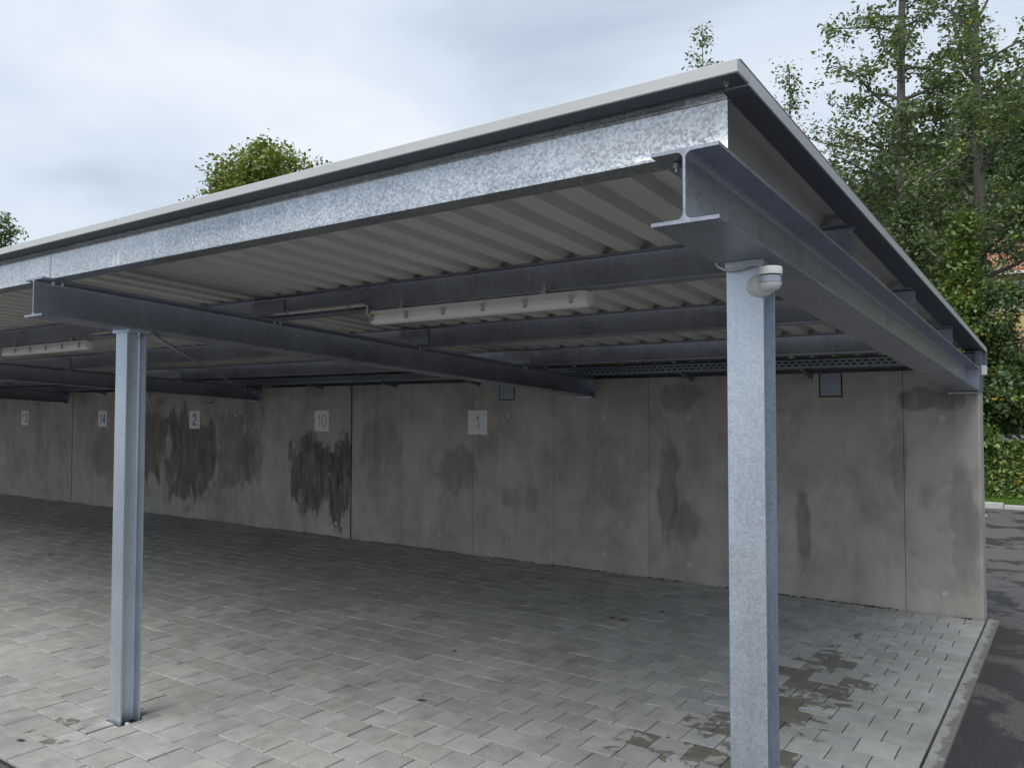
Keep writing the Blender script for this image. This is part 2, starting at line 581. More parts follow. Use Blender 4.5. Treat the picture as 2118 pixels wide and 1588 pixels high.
def mat_bed():
    m = Mat('jointing_sand')
    p = m.pos()
    q = m.xyz(p)
    n = m.noise(p, 3.0, 4)
    front = m.rng(m.math('ADD', q[1], m.math('MULTIPLY', n, 0.8)), -5.1, -4.7, 1, 0)
    side = m.rng(m.math('ADD', q[0], m.math('MULTIPLY', n, 0.8)), -1.2, -0.7, 0, 1)
    back = m.rng(q[1], -1.0, -0.5, 0, 1)
    wetk = m.math('MAXIMUM', m.math('MAXIMUM', front, side), back)
    sand = m.ramp(m.noise(p, 60, 4), (0.3, (0.09, 0.085, 0.075)), (0.7, (0.17, 0.163, 0.148)))
    dark = m.ramp(m.noise(p, 40, 4), (0.3, (0.016, 0.016, 0.013)), (0.7, (0.04, 0.038, 0.03)))
    m.set(Base_Color=m.mixc(wetk, sand, dark), Roughness=0.95)
    return m.m


G['bed'] = mat_bed()
G['soil'] = simple('dark_soil', (0.03, 0.027, 0.022), 0.95, 0, 0.4, 60)


def mat_leaf(name, dark, mid, light, odd=None, odd_amt=0.04, trans=0.25, rough=0.42):
    m = Mat(name)
    r = m.island()
    p = m.pos()
    cl = m.noise(p, 0.9, 3)
    t = m.math('ADD', m.math('MULTIPLY', r, 0.62), m.math('MULTIPLY', cl, 0.45))
    c = m.ramp(t, (0.2, dark), (0.5, mid), (0.86, light))
    if odd:
        r2 = m.math('FRACT', m.math('MULTIPLY', r, 37.7))
        k = m.math('MULTIPLY', m.math('LESS_THAN', r2, odd_amt * 3.0), m.rng(m.noise(p, 1.7, 2), 0.52, 0.58))
        c = m.mixc(k, c, odd)
    m.set(Base_Color=c, Roughness=rough)
    m.b.inputs['Specular IOR Level'].default_value = 0.5
    tr = m.node('ShaderNodeBsdfTranslucent')
    m.l.new(m.mixc(1.0, c, (1.0, 1.15, 0.5), 'MULTIPLY'), tr.inputs['Color'])
    mx = m.node('ShaderNodeMixShader')
    mx.inputs[0].default_value = trans
    m.l.new(m.b.outputs[0], mx.inputs[1])
    m.l.new(tr.outputs[0], mx.inputs[2])
    m.l.new(mx.outputs[0], m.n['Material Output'].inputs['Surface'])
    return m.m


G['leaf_alder'] = mat_leaf('alder_leaf', (0.076, 0.120, 0.061), (0.177, 0.241, 0.120), (0.316, 0.380, 0.190), (0.30, 0.28, 0.05), 0.03)
G['leaf_shrub'] = mat_leaf('shrub_leaf', (0.056, 0.102, 0.051), (0.133, 0.202, 0.095), (0.266, 0.341, 0.171), (0.38, 0.30, 0.03), 0.05)
G['leaf_bright'] = mat_leaf('bright_shrub_leaf', (0.056, 0.114, 0.031), (0.139, 0.228, 0.061), (0.292, 0.367, 0.114), (0.45, 0.33, 0.02), 0.04)
G['leaf_maple'] = mat_leaf('yellow_green_leaf', (0.09, 0.125, 0.028), (0.22, 0.27, 0.065), (0.38, 0.41, 0.13), (0.3, 0.24, 0.04), 0.04)
G['leaf_wood'] = mat_leaf('woodland_leaf', (0.014, 0.034, 0.016), (0.032, 0.068, 0.026), (0.06, 0.10, 0.036), None, 0, 0.2, 0.6)
G['grass'] = mat_leaf('lawn_grass', (0.08, 0.17, 0.02), (0.14, 0.27, 0.035), (0.22, 0.34, 0.06), None, 0, 0.3, 0.6)


def mat_tiles():
    m = Mat('terracotta_tile')
    p = m.pos()
    c = m.ramp(m.island(), (0.0, (0.34, 0.13, 0.075)), (0.5, (0.46, 0.20, 0.12)), (1.0, (0.56, 0.28, 0.18)))
    m.set(Base_Color=m.mixc(0.5, c, m.ramp(m.noise(p, 9, 4), (0.3, 0.7), (0.7, 1.15)), 'MULTIPLY'), Roughness=0.8)
    return m.m


G['tile'] = mat_tiles()


# ------------------------------------------------------------------ terrain
def sstep(a, b, x):
    t = np.clip((x - a) / (b - a), 0, 1)
    return t * t * (3 - 2 * t)


def terrain(x, y):
    x = np.asarray(x, float)
    y = np.asarray(y, float)
    h = np.full(np.broadcast(x, y).shape, -0.08)
    h = h + 0.08 * sstep(9.8, 9.95, y) + 1.02 * sstep(10.35, 11.5, y)
    h = h + 0.15 * sstep(12, 17.5, y)
    slope = np.clip(y - 17.5, 0, 12.5) * 0.27 + np.clip(y - 30, 0, 25) * 0.14
    h = h + slope * sstep(-26, -10, x)
    hill = 25.0 * sstep(45, 115, y) * (sstep(-38, -6, x) + 0.012 * np.clip(x + 6, 0, 60))
    h = h + hill - hill * 0.3 * sstep(130, 300, y)
    return h


def build_ground():
    xs = np.concatenate([[-900, -400, -200], np.arange(-120, 61, 3.0), [90, 200, 400, 900]])
    ys = np.concatenate([[-900, -300, -100, -40, -10, 5], np.arange(9.6, 12.4, 0.2), np.arange(13, 60, 2.0),
                         np.arange(60, 180, 5.0), [220, 300, 500, 900]])
    X, Y = np.meshgrid(xs, ys)
    Z = terrain(X, Y)
    v = np.stack([X, Y, Z], -1).reshape(-1, 3)
    nx, ny = len(xs), len(ys)
    f = [(j * nx + i, j * nx + i + 1, (j + 1) * nx + i + 1, (j + 1) * nx + i) for j in range(ny - 1) for i in range(nx - 1)]
    me = bpy.data.meshes.new('ground')
    me.from_pydata(v.tolist(), [], f)
    me.polygons.foreach_set('use_smooth', [True] * len(me.polygons))
    me.materials.append(G['ground'])
    tag(link('ground', me), kind='structure')


build_ground()
b = MB()
b.poly([(-90, -120, -0.025), (130, -120, -0.025), (130, 9.72, -0.025), (-90, 9.72, -0.025)])
tag(b.build('road', G['asphalt']), kind='structure')
b = MB()
xs = [-60 + 4 * i for i in range(26)]
for x0, x1 in zip(xs[:-1], xs[1:]):
    for y0, y1 in ((13.0, 14.5), (14.5, 16.0), (16.0, 17.4)):
        b.poly([(x, y, float(terrain(x, y)) + 0.03) for x, y in ((x0, y0), (x1, y0), (x1, y1), (x0, y1))])
tag(b.build('path', G['path']), kind='structure')

# far kerb of the road and a painted line end
far_kerb = tag(MB().box(-40, 30, 9.86, 9.9, -0.2, 0.0).build('far_kerb', G['verge']), kind='structure')
kb = MB().box(0, 0.99, 9.72, 9.86, -0.2, 0.085, 0.012)
k0 = kb.build('kerb_stone', G['verge'], far_kerb)
k0.location = (-0.42 - 1, 0, 0)
for i in range(-9, 10):
    if i == -1:
        continue
    c = k0.copy()
    col.objects.link(c)
    c.location = (-0.42 + i, 0, 0 if i < 0 else -0.035)
b = MB()
b.poly([(-3.2, 8.33, -0.02), (-0.60, 8.33, -0.02), (-0.60, 8.46, -0.02), (-3.2, 8.46, -0.02)])
tag(b.build('road_marking', G['paint']), kind='structure')

# ------------------------------------------------------------------ paving
PITCH = 0.2015
Y0 = -6.07
ROWS = 30


def kerb_in(y):
    return -0.040 + 0.0085 * (y + 6.0)


paving = tag(MB().box(-24.5, kerb_in(-6.0) + 0.02, Y0 - 0.01, -0.001, -0.12, -0.018).build('paving', G['bed']), kind='structure')
COLS = [(-3.895, -5.43), (-0.206, -5.43), (-9.87, -5.43), (-15.87, -5.43), (-21.87, -5.43)]


def proj(p):
    d = Vector(p) - Vector(CAM)
    z = d.dot(fw)
    if z < 0.1:
        return None
    return (1059 + 1651.3 * d.dot(rt2) / z, 794 - 1651.3 * d.dot(up2) / z)


cells = []
for r in range(ROWS):
    ya = Y0 + r * PITCH
    yb = min(ya + PITCH, -0.006)
    off = 0 if r % 2 == 0 else -PITCH / 2
    xr = kerb_in(ya)
    edges = [kerb_in((ya + yb) / 2)]
    x = -0.0375 - PITCH + (0 if r % 2 == 0 else PITCH / 2)
    while x > -24.4:
        edges.append(x)
        x -= PITCH
    for k in range(len(edges) - 1):
        xb, xa = edges[k], edges[k + 1]
        rect = (xa, xb, ya, yb)
        outs = [rect]
        for cx, cy in COLS:
            hx0, hx1, hy0, hy1 = cx - 0.066, cx + 0.088, cy - 0.072, cy + 0.070
            new = []
            for (a, b_, c, d) in outs:
                if a < hx1 and b_ > hx0 and c < hy1 and d > hy0:
                    if a < hx0 - 0.02:
                        new.append((a, hx0, c, d))
                    if b_ > hx1 + 0.02:
                        new.append((hx1, b_, c, d))
                    m0, m1 = max(a, hx0), min(b_, hx1)
                    if c < hy0 - 0.02:
                        new.append((m0, m1, c, hy0))
                    if d > hy1 + 0.02:
                        new.append((m0, m1, hy1, d))
                else:
                    new.append((a, b_, c, d))
            outs = new
        cells += outs


def paver_geo(w, d):
    g, c, h = 0.0036, 0.0024, 0.07
    x, y = w / 2 - g, d / 2 - g
    v = [(-x + c, -y + c, 0), (x - c, -y + c, 0), (x - c, y - c, 0), (-x + c, y - c, 0),
         (-x, -y, -c), (x, -y, -c), (x, y, -c), (-x, y, -c),
         (-x, -y, -h), (x, -y, -h), (x, y, -h), (-x, y, -h)]
    f = [(0, 1, 2, 3)]
    for k in range(4):
        j = (k + 1) % 4
        f += [(k, k + 4, j + 4, j), (k + 4, k + 8, j + 8, j + 4)]
    return v, f


def vis_area(c):
    xa, xb, ya, yb = c
    pr = [proj((x, y, 0)) for x, y in ((xa, ya), (xb, ya), (xb, yb), (xa, yb))]
    if any(q is None for q in pr):
        return 0
    mx, my = sum(q[0] for q in pr) / 4, sum(q[1] for q in pr) / 4
    if not (-20 < mx < 2138 and my < 1610):
        return 0
    a = 0
    for k in range(4):
        x1, y1 = pr[k]
        x2, y2 = pr[(k + 1) % 4]
        a += x1 * y2 - x2 * y1
    return abs(a) / 2


cells.sort(key=vis_area, reverse=True)
pm = {}
rest_v, rest_f = [], []
for k, c in enumerate(cells):
    xa, xb, ya, yb = c
    w, d = round(xb - xa, 3), round(yb - ya, 3)
    cx, cy = (xa + xb) / 2, (ya + yb) / 2
    dz = random.gauss(0, 0.0014)
    tx, ty = random.gauss(0, 0.0065), random.gauss(0, 0.0065)
    rz = random.gauss(0, 0.004)
    if k < 300:
        key = (w, d)
        if key not in pm:
            v, f = paver_geo(w, d)
            me = bpy.data.meshes.new('paver')
            me.from_pydata(v, [], f)
            me.materials.append(G['paver'])
            pm[key] = me
        o = link('paver', pm[key], paving)
        o.location = (cx, cy, dz)
        o.rotation_euler = (tx, ty, rz)
    else:
        v, f = paver_geo(w, d)
        i = len(rest_v)
        rest_v += [(cx + q[0] - rz * q[1], cy + q[1] + rz * q[0], q[2] + dz + tx * q[1] - ty * q[0]) for q in v]
        rest_f += [tuple(i + n for n in q) for q in f]
me = bpy.data.meshes.new('far_pavers')
me.from_pydata(rest_v, [], rest_f)
me.materials.append(G['paver'])
tag(link('far_pavers', me, paving), kind='stuff')

# edging stones along the right side
kerb = tag(MB().hexa([(kerb_in(-6.1) + 0.008, -6.1, -0.2), (kerb_in(-6.1) + 0.06, -6.1, -0.2), (kerb_in(0.1) + 0.06, 0.1, -0.2), (kerb_in(0.1) + 0.008, 0.1, -0.2),
                      (kerb_in(-6.1) + 0.008, -6.1, -0.03), (kerb_in(-6.1) + 0.06, -6.1, -0.03), (kerb_in(0.1) + 0.06, 0.1, -0.03), (kerb_in(0.1) + 0.008, 0.1, -0.03)]
                     ).build('kerb', G['soil']), kind='structure')
ys = [0.085, -0.62, -1.33, -2.04, -3.03, -4.03, -5.03, -6.08]
for y1, y0 in zip(ys[:-1], ys[1:]):
    b = MB().box(0.011, 0.094, y0 + 0.003, y1 - 0.003, -0.18, 0.004, 0.006)
    b.v = [(x + kerb_in(y), y, z) for x, y, z in b.v]
    b.build('kerb_stone', G['kerb'], kerb)

# ------------------------------------------------------------------ concrete wall
wall = thing('concrete_wall', 'long fair-faced concrete back wall with damp stains and formwork seams', 'wall', (-11.7, 0.15, 0))


def wpart(mb, name, mat, parent=wall, **k):
    o = mb.build(name, mat, parent, **k)
    p = parent
    if p is wall:
        o.location = (11.7, -0.15, 0)
    return o


ZT = 2.16
SEG = [[-0.002, -0.61, -1.87, -3.13, -4.35, -5.55, -6.77, -7.725],
       [-7.748, -8.69, -9.9, -11.12, -12.34, -13.5, -14.6, -15.57],
       [-15.593, -16.59, -17.73, -18.95, -20.2, -21.4, -22.6, -23.4]]
for s in SEG:
    wpart(MB().box(s[-1] + 0.012, s[0] - 0.012, 0.022, 0.3, -0.3, ZT - 0.004), 'wall_core', G['concrete'])
    for x1, x0 in zip(s[:-1], s[1:]):
        g = 0.0016
        b = MB()
        # panel with small front chamfers; the free wall end has a wide chamfer
        cl = 0.004 if x0 != s[-1] else 0.010
        cr = 0.004 if x1 != s[0] else 0.010
        if x1 > -0.1:
            cr = 0.018
        yb_ = 0.0225 if not (x1 > -0.1) else 0.3
        loops = []
        for z in (-0.3, ZT):
            loops.append([(x0 + g, yb_, z), (x0 + g, cl * 0.8, z), (x0 + g + cl, 0, z), (x1 - g - cr, 0, z), (x1 - g, cr * 0.8, z), (x1 - g, yb_, z)])
        b.loft(loops)
        if x1 > -0.1:
            b.v = [(v[0], v[1], v[2]) for v in b.v]
        wpart(b, 'wall_panel', G['concrete'])
for x in (-7.7365, -15.5815):
    wpart(MB().box(x - 0.012, x + 0.012, 0.016, 0.28, -0.3, ZT - 0.01), 'joint_filler', G['joint'])
TIES = [(-0.3, 1.73), (-1.65, 1.73), (-2.67, 1.73), (-3.68, 1.73), (-5.0, 1.735), (-6.09, 1.735), (-7.41, 1.73), (-8.02, 1.73), (-9.36, 1.73),
        (-10.38, 1.73), (-11.42, 1.73), (-13.0, 1.73), (-14.3, 1.73), (-0.3, 0.19), (-1.65, 0.195), (-2.67, 0.19), (-3.68, 0.2), (-5.01, 0.205),
        (-6.09, 0.21), (-7.41, 0.2), (-8.03, 0.19), (-9.38, 0.19), (-10.4, 0.19), (-11.42, 0.19), (-13.0, 0.19), (-14.3, 0.19)]
ring = MB()
n = 14
rr = [(0.030, 0.0005), (0.029, -0.002), (0.025, -0.002), (0.0235, 0.001), (0.0225, -0.004), (0.021, -0.0055)]
ring.loft([[(r * math.cos(2 * math.pi * k / n), y, r * math.sin(2 * math.pi * k / n)) for k in range(n)] for r, y in rr], caps=False)
ring.poly([(0.021 * math.cos(2 * math.pi * k / n), -0.0055, 0.021 * math.sin(2 * math.pi * k / n)) for k in range(n)])
t0 = ring.build('tie_hole_plug', G['plug'], wall)
for k, (x, z) in enumerate(TIES):
    o = t0 if k == 0 else t0.copy()
    if k:
        col.objects.link(o)
    o.location = (x + 11.7, -0.15, z)
for x0, x1 in ((-1.33, -1.14), (-5.13, -4.92), (-11.2, -11.0), (-17.2, -17.0)):
    wpart(MB().box(x0 - 0.012, x1 + 0.012, -0.0015, 0.02, 1.93, ZT - 0.001), 'pocket_shadow_frame', G['joint'])  # dark sheet standing in for the shadow border round the cover
    wpart(MB().box(x0, x1, -0.006, 0.02, 1.942, ZT - 0.002, 0.003), 'pocket_cover', G['zinc'])

# ------------------------------------------------------------------ carport
carport = thing('carport', 'galvanised steel carport with lean-to trapezoidal sheet roof over grey pavers', 'carport', (0, 0, 0))
SL = 0.054


def z_raft(y):
    return 1.965 - SL * y


RH, PH = 0.2055, 0.163


def z_purl(y):
    return z_raft(y) + RH + 0.0005


def z_top(y):
    return z_purl(y) + PH


def iprofile(w, h, tf, tw, r, seg=3):
    """closed I outline (u, v), v from 0 to h"""
    q = []
    a, bb = w / 2, tw / 2

    def fil(cx, cy, a0, a1):
        return [(cx + r * math.cos(t), cy + r * math.sin(t)) for t in [a0 + (a1 - a0) * k / seg for k in range(seg + 1)]]
    P = math.pi
    q += [(-a, 0), (a, 0), (a, tf)]
    q += fil(bb + r, tf + r, -P / 2, -P)
    q += fil(bb + r, h - tf - r, P, P / 2)
    q += [(a, h - tf), (a, h), (-a, h), (-a, h - tf)]
    q += fil(-bb - r, h - tf - r, P / 2, 0)
    q += fil(-bb - r, tf + r, 0, -P / 2)
    q += [(-a, tf)]
    return q


bolt_me = None


def bolt(parent, x, y, z, down=True):
    global bolt_me
    if bolt_me is None:
        b = MB()
        hexl = lambda r, z: [(r * math.cos(k * math.pi / 3), r * math.sin(k * math.pi / 3), z) for k in range(6)]
        b.loft([hexl(0.016, -0.003), hexl(0.016, 0.0)])
        b.loft([hexl(0.0125, -0.013), hexl(0.0125, -0.003)])
        b.loft([hexl(0.006, -0.024), hexl(0.006, -0.013)])
        o = b.build('bolt', G['bolt'], parent)
        bolt_me = o.data
    else:
        o = link('bolt', bolt_me, parent)
    o.location = (x, y, z)
    return o


PY = [-5.88, -4.42, -2.92, -1.37, 0.2]
rprof = iprofile(0.195, RH, 0.0105, 0.0075, 0.018)
RAFT = [(-0.204, -0.098), (-3.895, -3.895), (-9.87, -9.87), (-15.87, -15.87), (-21.87, -21.87)]   # x at front, at wall
YF, YB = -5.98, -0.018
for xf, xw in RAFT:
    b = MB()
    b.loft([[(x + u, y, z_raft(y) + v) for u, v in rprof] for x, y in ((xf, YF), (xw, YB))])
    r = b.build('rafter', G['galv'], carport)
    smooth_auto(r)
    for y in PY[:4]:
        x = xf + (xw - xf) * (y - YF) / (YB - YF)
        for sx, sy in ((-1, -1), (-1, 1)) if xf > -1 else ((-1, -1), (1, 1), (1, -1), (-1, 1)):
            bolt(r, x + sx * 0.055, y + sy * 0.024, z_raft(y) + RH - 0.0105)
    hw = 0.098
    MB().box(xw - hw, xw + hw, YB + 0.001, -0.0015, 1.962, 2.175, 0.001).build('end_plate', G['galv'], r)
    MB().box(xw - 0.14 if xw > -1 else xw - 0.1, xw + 0.098, -0.07, -0.0018, 1.946, 1.9605).build('bearing_plate', G['galv'], r)

# columns
cprof = iprofile(0.118, 0.12, 0.0095, 0.0065, 0.013)
for k, (cx, cy) in enumerate(COLS):
    zt = z_raft(cy) - 0.012
    b = MB()
    top = zt - 0.006
    # the plan outline: flanges face the front and the back
    b.loft([[(cx + u, cy - 0.06 + v, z) for u, v in cprof] for z in (-0.15, top)])
    c = b.build('column', G['galv_col'], carport)
    smooth_auto(c)
    q = MB()
    cw = 0.062 if cx > -1 else 0.088
    x0, x1, y0, y1 = cx - cw, cx + cw, cy - 0.067, cy + 0.067
    q.hexa([(x0, y0, top), (x1, y0, top), (x1, y1, top), (x0, y1, top)] +
           [(x, y, z_raft(y) - 0.0006) for x, y in ((x0, y0), (x1, y0), (x1, y1), (x0, y1))])
    q.build('cap_plate', G['galv_col'], c)
    for sx in (-1, 1):
        bolt(c, cx + sx * (0.075 if cw > 0.07 else 0.04), cy, top)
    MB().box(cx - 0.064, cx + 0.086, cy - 0.070, cy + 0.068, -0.11, -0.014).build('footing_infill', G['soil'], c)

# purlins
pprof = iprofile(0.082, PH, 0.0074, 0.005, 0.009)
joints = [-3.915, -9.885, -15.885, -22.3]
for k, y in enumerate(PY):
    xr = -0.117 + 0.0133 * (y + 5.88)
    for xl in joints:
        b = MB()
        b.loft([[(x, y + u, z_purl(y) + v - SL * u) for u, v in pprof] for x in (xr, xl)])
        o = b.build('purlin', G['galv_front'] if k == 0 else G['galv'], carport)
        smooth_auto(o)
        if xl > -20:
            sp = MB().box(xl - 0.17, xl + 0.16, y - 0.0115, y - 0.0028, z_purl(y) + 0.022, z_purl(y) + PH - 0.022)
            if k:
                sp.build('splice_plate', G['galv'], o)
        xr = xl - 0.006

# roof sheets (trapezoidal, ribs front to back)
RP = 0.2115
NP = 5
SW = RP * NP
prof = []
for i in range(NP):
    x = i * RP
    prof += [(x, 0.0), (x + 0.108, 0.0), (x + 0.132, 0.045), (x + 0.1875, 0.045)]
prof.append((SW, 0.0))
ysh0, ysh1 = -5.906, 0.295
sb = MB()
t = 0.0012
for (x0, z0), (x1, z1) in zip(prof[:-1], prof[1:]):
    for dz, flip in ((0, 1), (t, 0)):
        q = [(x0, ysh0, z0 + dz - SL * ysh0), (x1, ysh0, z1 + dz - SL * ysh0), (x1, ysh1, z1 + dz - SL * ysh1), (x0, ysh1, z0 + dz - SL * ysh1)]
        sb.poly(q[::-1] if flip else q)
    for yy in (ysh0, ysh1):
        sb.poly([(x0, yy, z0 - SL * yy), (x1, yy, z1 - SL * yy), (x1, yy, z1 + t - SL * yy), (x0, yy, z0 + t - SL * yy)])
me = bpy.data.meshes.new('roof_sheet')
me.from_pydata(sb.v, [], sb.f)
me.materials.append(G['sheet'])
ZSH = z_top(0) + 0.001
XS = -0.1235
k = 0
while XS - SW * k > -22.4:
    o = link('roof_sheet', me, carport)
    o.location = (XS - SW * (k + 1), 0, ZSH)
    k += 1
XEND = XS - SW * k

# fascia flashings
zf = 2.656


def ztf(y):
    return z_top(y) + 0.0035


FH = 0.036
cut = [-0.047, -3.05, -6.05, -9.05, -12.05, -15.05, -18.05, XEND - 0.05]
for i, (x1, x0) in enumerate(zip(cut[:-1], cut[1:])):
    e0 = 0.0 if i == 0 else 0.001
    q = MB()
    q.box(x0 + 0.001, x1 - e0, -6.0, -5.909, zf, zf + FH, 0.0025)
    q.build('front_fascia', G['fascia'], carport)
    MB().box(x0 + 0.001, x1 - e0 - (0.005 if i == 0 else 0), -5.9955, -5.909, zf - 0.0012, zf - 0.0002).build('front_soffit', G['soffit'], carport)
xr0, xr1 = -0.047, 0.036


def xedge(y):
    return xr0 + (xr1 - xr0) * (y + 6.0) / 6.3


ya, yb = -5.9085, 0.30
zz0, zz1 = zf - SL * (ya + 6.0) * 0.98, ztf(yb)
rf = MB().hexa([(-0.1225, ya, zz0), (xedge(ya), ya, zz0), (xedge(yb), yb, zz1), (-0.1225, yb, zz1),
                (-0.1225, ya, zz0 + FH), (xedge(ya), ya, zz0 + FH), (xedge(yb), yb, zz1 + FH), (-0.1225, yb, zz1 + FH)])
rf.build('side_fascia', G['fascia'], carport)
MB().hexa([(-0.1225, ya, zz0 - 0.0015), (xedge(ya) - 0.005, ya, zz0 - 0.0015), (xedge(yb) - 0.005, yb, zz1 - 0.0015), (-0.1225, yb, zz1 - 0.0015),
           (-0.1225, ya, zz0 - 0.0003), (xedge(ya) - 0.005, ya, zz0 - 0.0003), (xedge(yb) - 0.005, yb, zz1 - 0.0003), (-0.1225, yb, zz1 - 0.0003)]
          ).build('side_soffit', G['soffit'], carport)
MB().hexa([(-0.10, -5.96, zf + FH + .0005), (xedge(-5.96) - 0.006, -5.96, zf + FH + .0005), (xedge(yb) - 0.006, yb, zz1 + FH + .0005), (-0.10, yb, zz1 + FH + .0005),
           (-0.10, -5.96, zf + FH + 0.014), (xedge(-5.96) - 0.006, -5.96, zf + FH + 0.014), (xedge(yb) - 0.006, yb, zz1 + FH + 0.014), (-0.10, yb, zz1 + FH + 0.014)]
          ).build('edge_cap', G['cap'], carport)
MB().box(XEND - 0.05, xedge(0.3), 0.3005, 0.33, z_top(0.3) - 0.12, z_top(0.3) + 0.003).build('rear_gutter', G['zinc'], carport)
# screws under the corner flashing
bolt(carport, -0.094, -5.955, zf).scale = (0.6, 0.6, 0.6)
# corner flashing strip at the wall end
MB().box(-0.034, 0.004, -0.0012, 0.30, ZT + 0.001, z_top(0.1) - 0.006).build('corner_flashing', G['zinc'], carport)
MB().box(-0.002, 0.006, 0.02, 0.28, 1.97, ZT + 0.05).build('corner_flashing', G['zinc'], carport)
# diagonal tie rod in the roof plane
a = Vector((-3.80, -5.36, z_raft(-5.36) - 0.02))
bq = Vector((-9.86, -0.18, z_raft(-0.18) + 0.13))
rod = MB().tube([a, bq], 0.009, 8).build('tie_rod', G['galv'], carport, smooth=True)
d = (bq - a).normalized()
MB().tube([bq - d * 0.42, bq - d * 0.27], 0.017, 8).build('turnbuckle', G['bolt'], rod)

# ------------------------------------------------------------------ cable tray on wall brackets
tray = thing('cable_tray', 'perforated galvanised cable tray carried on brackets along the wall top', 'cable tray', (-11, -0.15, 2.19))


def tpart(mb, name, mat, parent=tray):
    o = mb.build(name, mat, parent)
    if parent is tray:
        o.location = (11, 0.15, -2.19)
    return o


TX0, TX1 = -22.0, -0.33
zb_ = 2.196
b = MB()
b.box(TX0, TX1, -0.302, -0.3, zb_, zb_ + 0.022)
b.box(TX0, TX1, -0.302, -0.3, zb_ + 0.036, zb_ + 0.050)
b.box(TX0, TX1, -0.302, -0.3, zb_ + 0.064, zb_ + 0.08)
i = 0
x = TX1
while x > -16:
    b.box(x - 0.0245, x, -0.302, -0.3, zb_ + 0.022, zb_ + 0.036)
    b.box(x - 0.0568, x - 0.0323, -0.302, -0.3, zb_ + 0.050, zb_ + 0.064)
    x -= 0.0645
tpart(b, 'slotted_side', G['zinc'])
tpart(MB().box(TX0, TX1, -0.2995, -0.062, zb_, zb_ + 0.0015), 'tray_floor', G['zinc'])
for yc_, zc_, r_ in ((-0.275, 0.024, 0.022), (-0.268, 0.057, 0.015), (-0.225, 0.02, 0.018), (-0.18, 0.02, 0.018)):
    tpart(MB().tube([(TX0, yc_, zb_ + zc_), (TX1 + 0.05, yc_, zb_ + zc_)], r_, 8), 'cable', G['joint'])  # unseen dark tubes added behind the slots to make them read dark
tpart(MB().box(TX0, TX1, -0.0615, -0.06, zb_, zb_ + 0.08), 'back_side', G['zinc'])
b = MB()
b.hexa([(-0.018, -0.305, 2.178), (0.018, -0.305, 2.178), (0.018, -0.0045, 2.115), (-0.018, -0.0045, 2.115),
        (-0.018, -0.305, 2.1955), (0.018, -0.305, 2.1955), (0.018, -0.0045, 2.1955), (-0.018, -0.0045, 2.1955)])
arm0 = None
for x in (-1.42, -2.63, -4.05, -5.455, -6.876, -8.349, -9.75, -11.3, -12.85, -14.345, -15.75, -17.3, -18.8, -20.3):
    if arm0 is None:
        arm0 = tpart(b, 'bracket', G['zinc'])
        o = arm0
        pl = MB().box(-0.024, 0.024, -0.0042, -0.0012, 2.075, 2.158).build('wall_plate', G['zinc'], o)
        for zc in (2.088, 2.108):
            pass
        hb = MB().box(-0.008, 0.008, -0.014, -0.0042, 2.083, 2.099).build('anchor_bolt', G['bolt'], o)
    else:
        o = arm0.copy()
        col.objects.link(o)
        for ch in (pl, hb):
            cc = ch.copy()
            col.objects.link(cc)
            cc.parent = o
    o.location = (11 + x, 0.15, -2.19)

# ------------------------------------------------------------------ number plates
GLYPH = {'1': [[(0.10, 0.74), (0.22, 0.78), (0.32, 0.88), (0.36, 1.0), (0.36, 0.0)]],
         '0': [[(0.29 + 0.255 * math.sin(t_), 0.5 + 0.49 * math.cos(t_)) for t_ in [2 * math.pi * k / 28 for k in range(29)]]],
         '2': [[(.04, .70), (.06, .84), (.15, .95), (.28, .99), (.42, .95), (.51, .83), (.50, .67), (.40, .50), (.23, .33), (.09, .17), (.04, .02), (.55, .02)]],
         '3': [[(.04, .74), (.09, .89), (.19, .97), (.30, .99), (.43, .93), (.48, .79), (.43, .63), (.27, .55)], [(.27, .545), (.44, .49), (.53, .34), (.50, .15), (.40, .04), (.26, .01), (.12, .05), (.03, .23)]],
         '4': [[(0.40, 0.0), (0.40, 1.0)], [(0.385, 0.97), (0.03, 0.30)], [(0.01, 0.27), (0.55, 0.27)]]}


def digit(parent, ch, x0, h, wth, mat):
    b = MB()
    for li, ln in enumerate(GLYPH[ch]):
        pts = [Vector((x0 + u * h, 0, (v - 0.5) * h)) for u, v in ln]
        L, Rr = [], []
        closed = (pts[0] - pts[-1]).length < 1e-4
        for k, p in enumerate(pts):
            if closed:
                a_, c_ = pts[k - 1] if k else pts[-2], pts[k + 1] if k < len(pts) - 1 else pts[1]
            else:
                a_, c_ = pts[max(k - 1, 0)], pts[min(k + 1, len(pts) - 1)]
            d0 = (p - a_).normalized() if (p - a_).length > 1e-6 else (c_ - p).normalized()
            d1 = (c_ - p).normalized() if (c_ - p).length > 1e-6 else d0
            t_ = (d0 + d1).normalized()
            n_ = Vector((-t_.z, 0, t_.x))
            m_ = min(1.6, 1.0 / max(0.4, t_.dot(d1)))
            L.append(p + n_ * wth / 2 * m_)
            Rr.append(p - n_ * wth / 2 * m_)
        off_ = Vector((0, -0.0046 - 0.0002 * li, 0))
        for k in range(len(pts) - 1):
            b.poly([L[k] + off_, Rr[k] + off_, Rr[k + 1] + off_, L[k + 1] + off_])
    return b.build('digit', mat, parent)


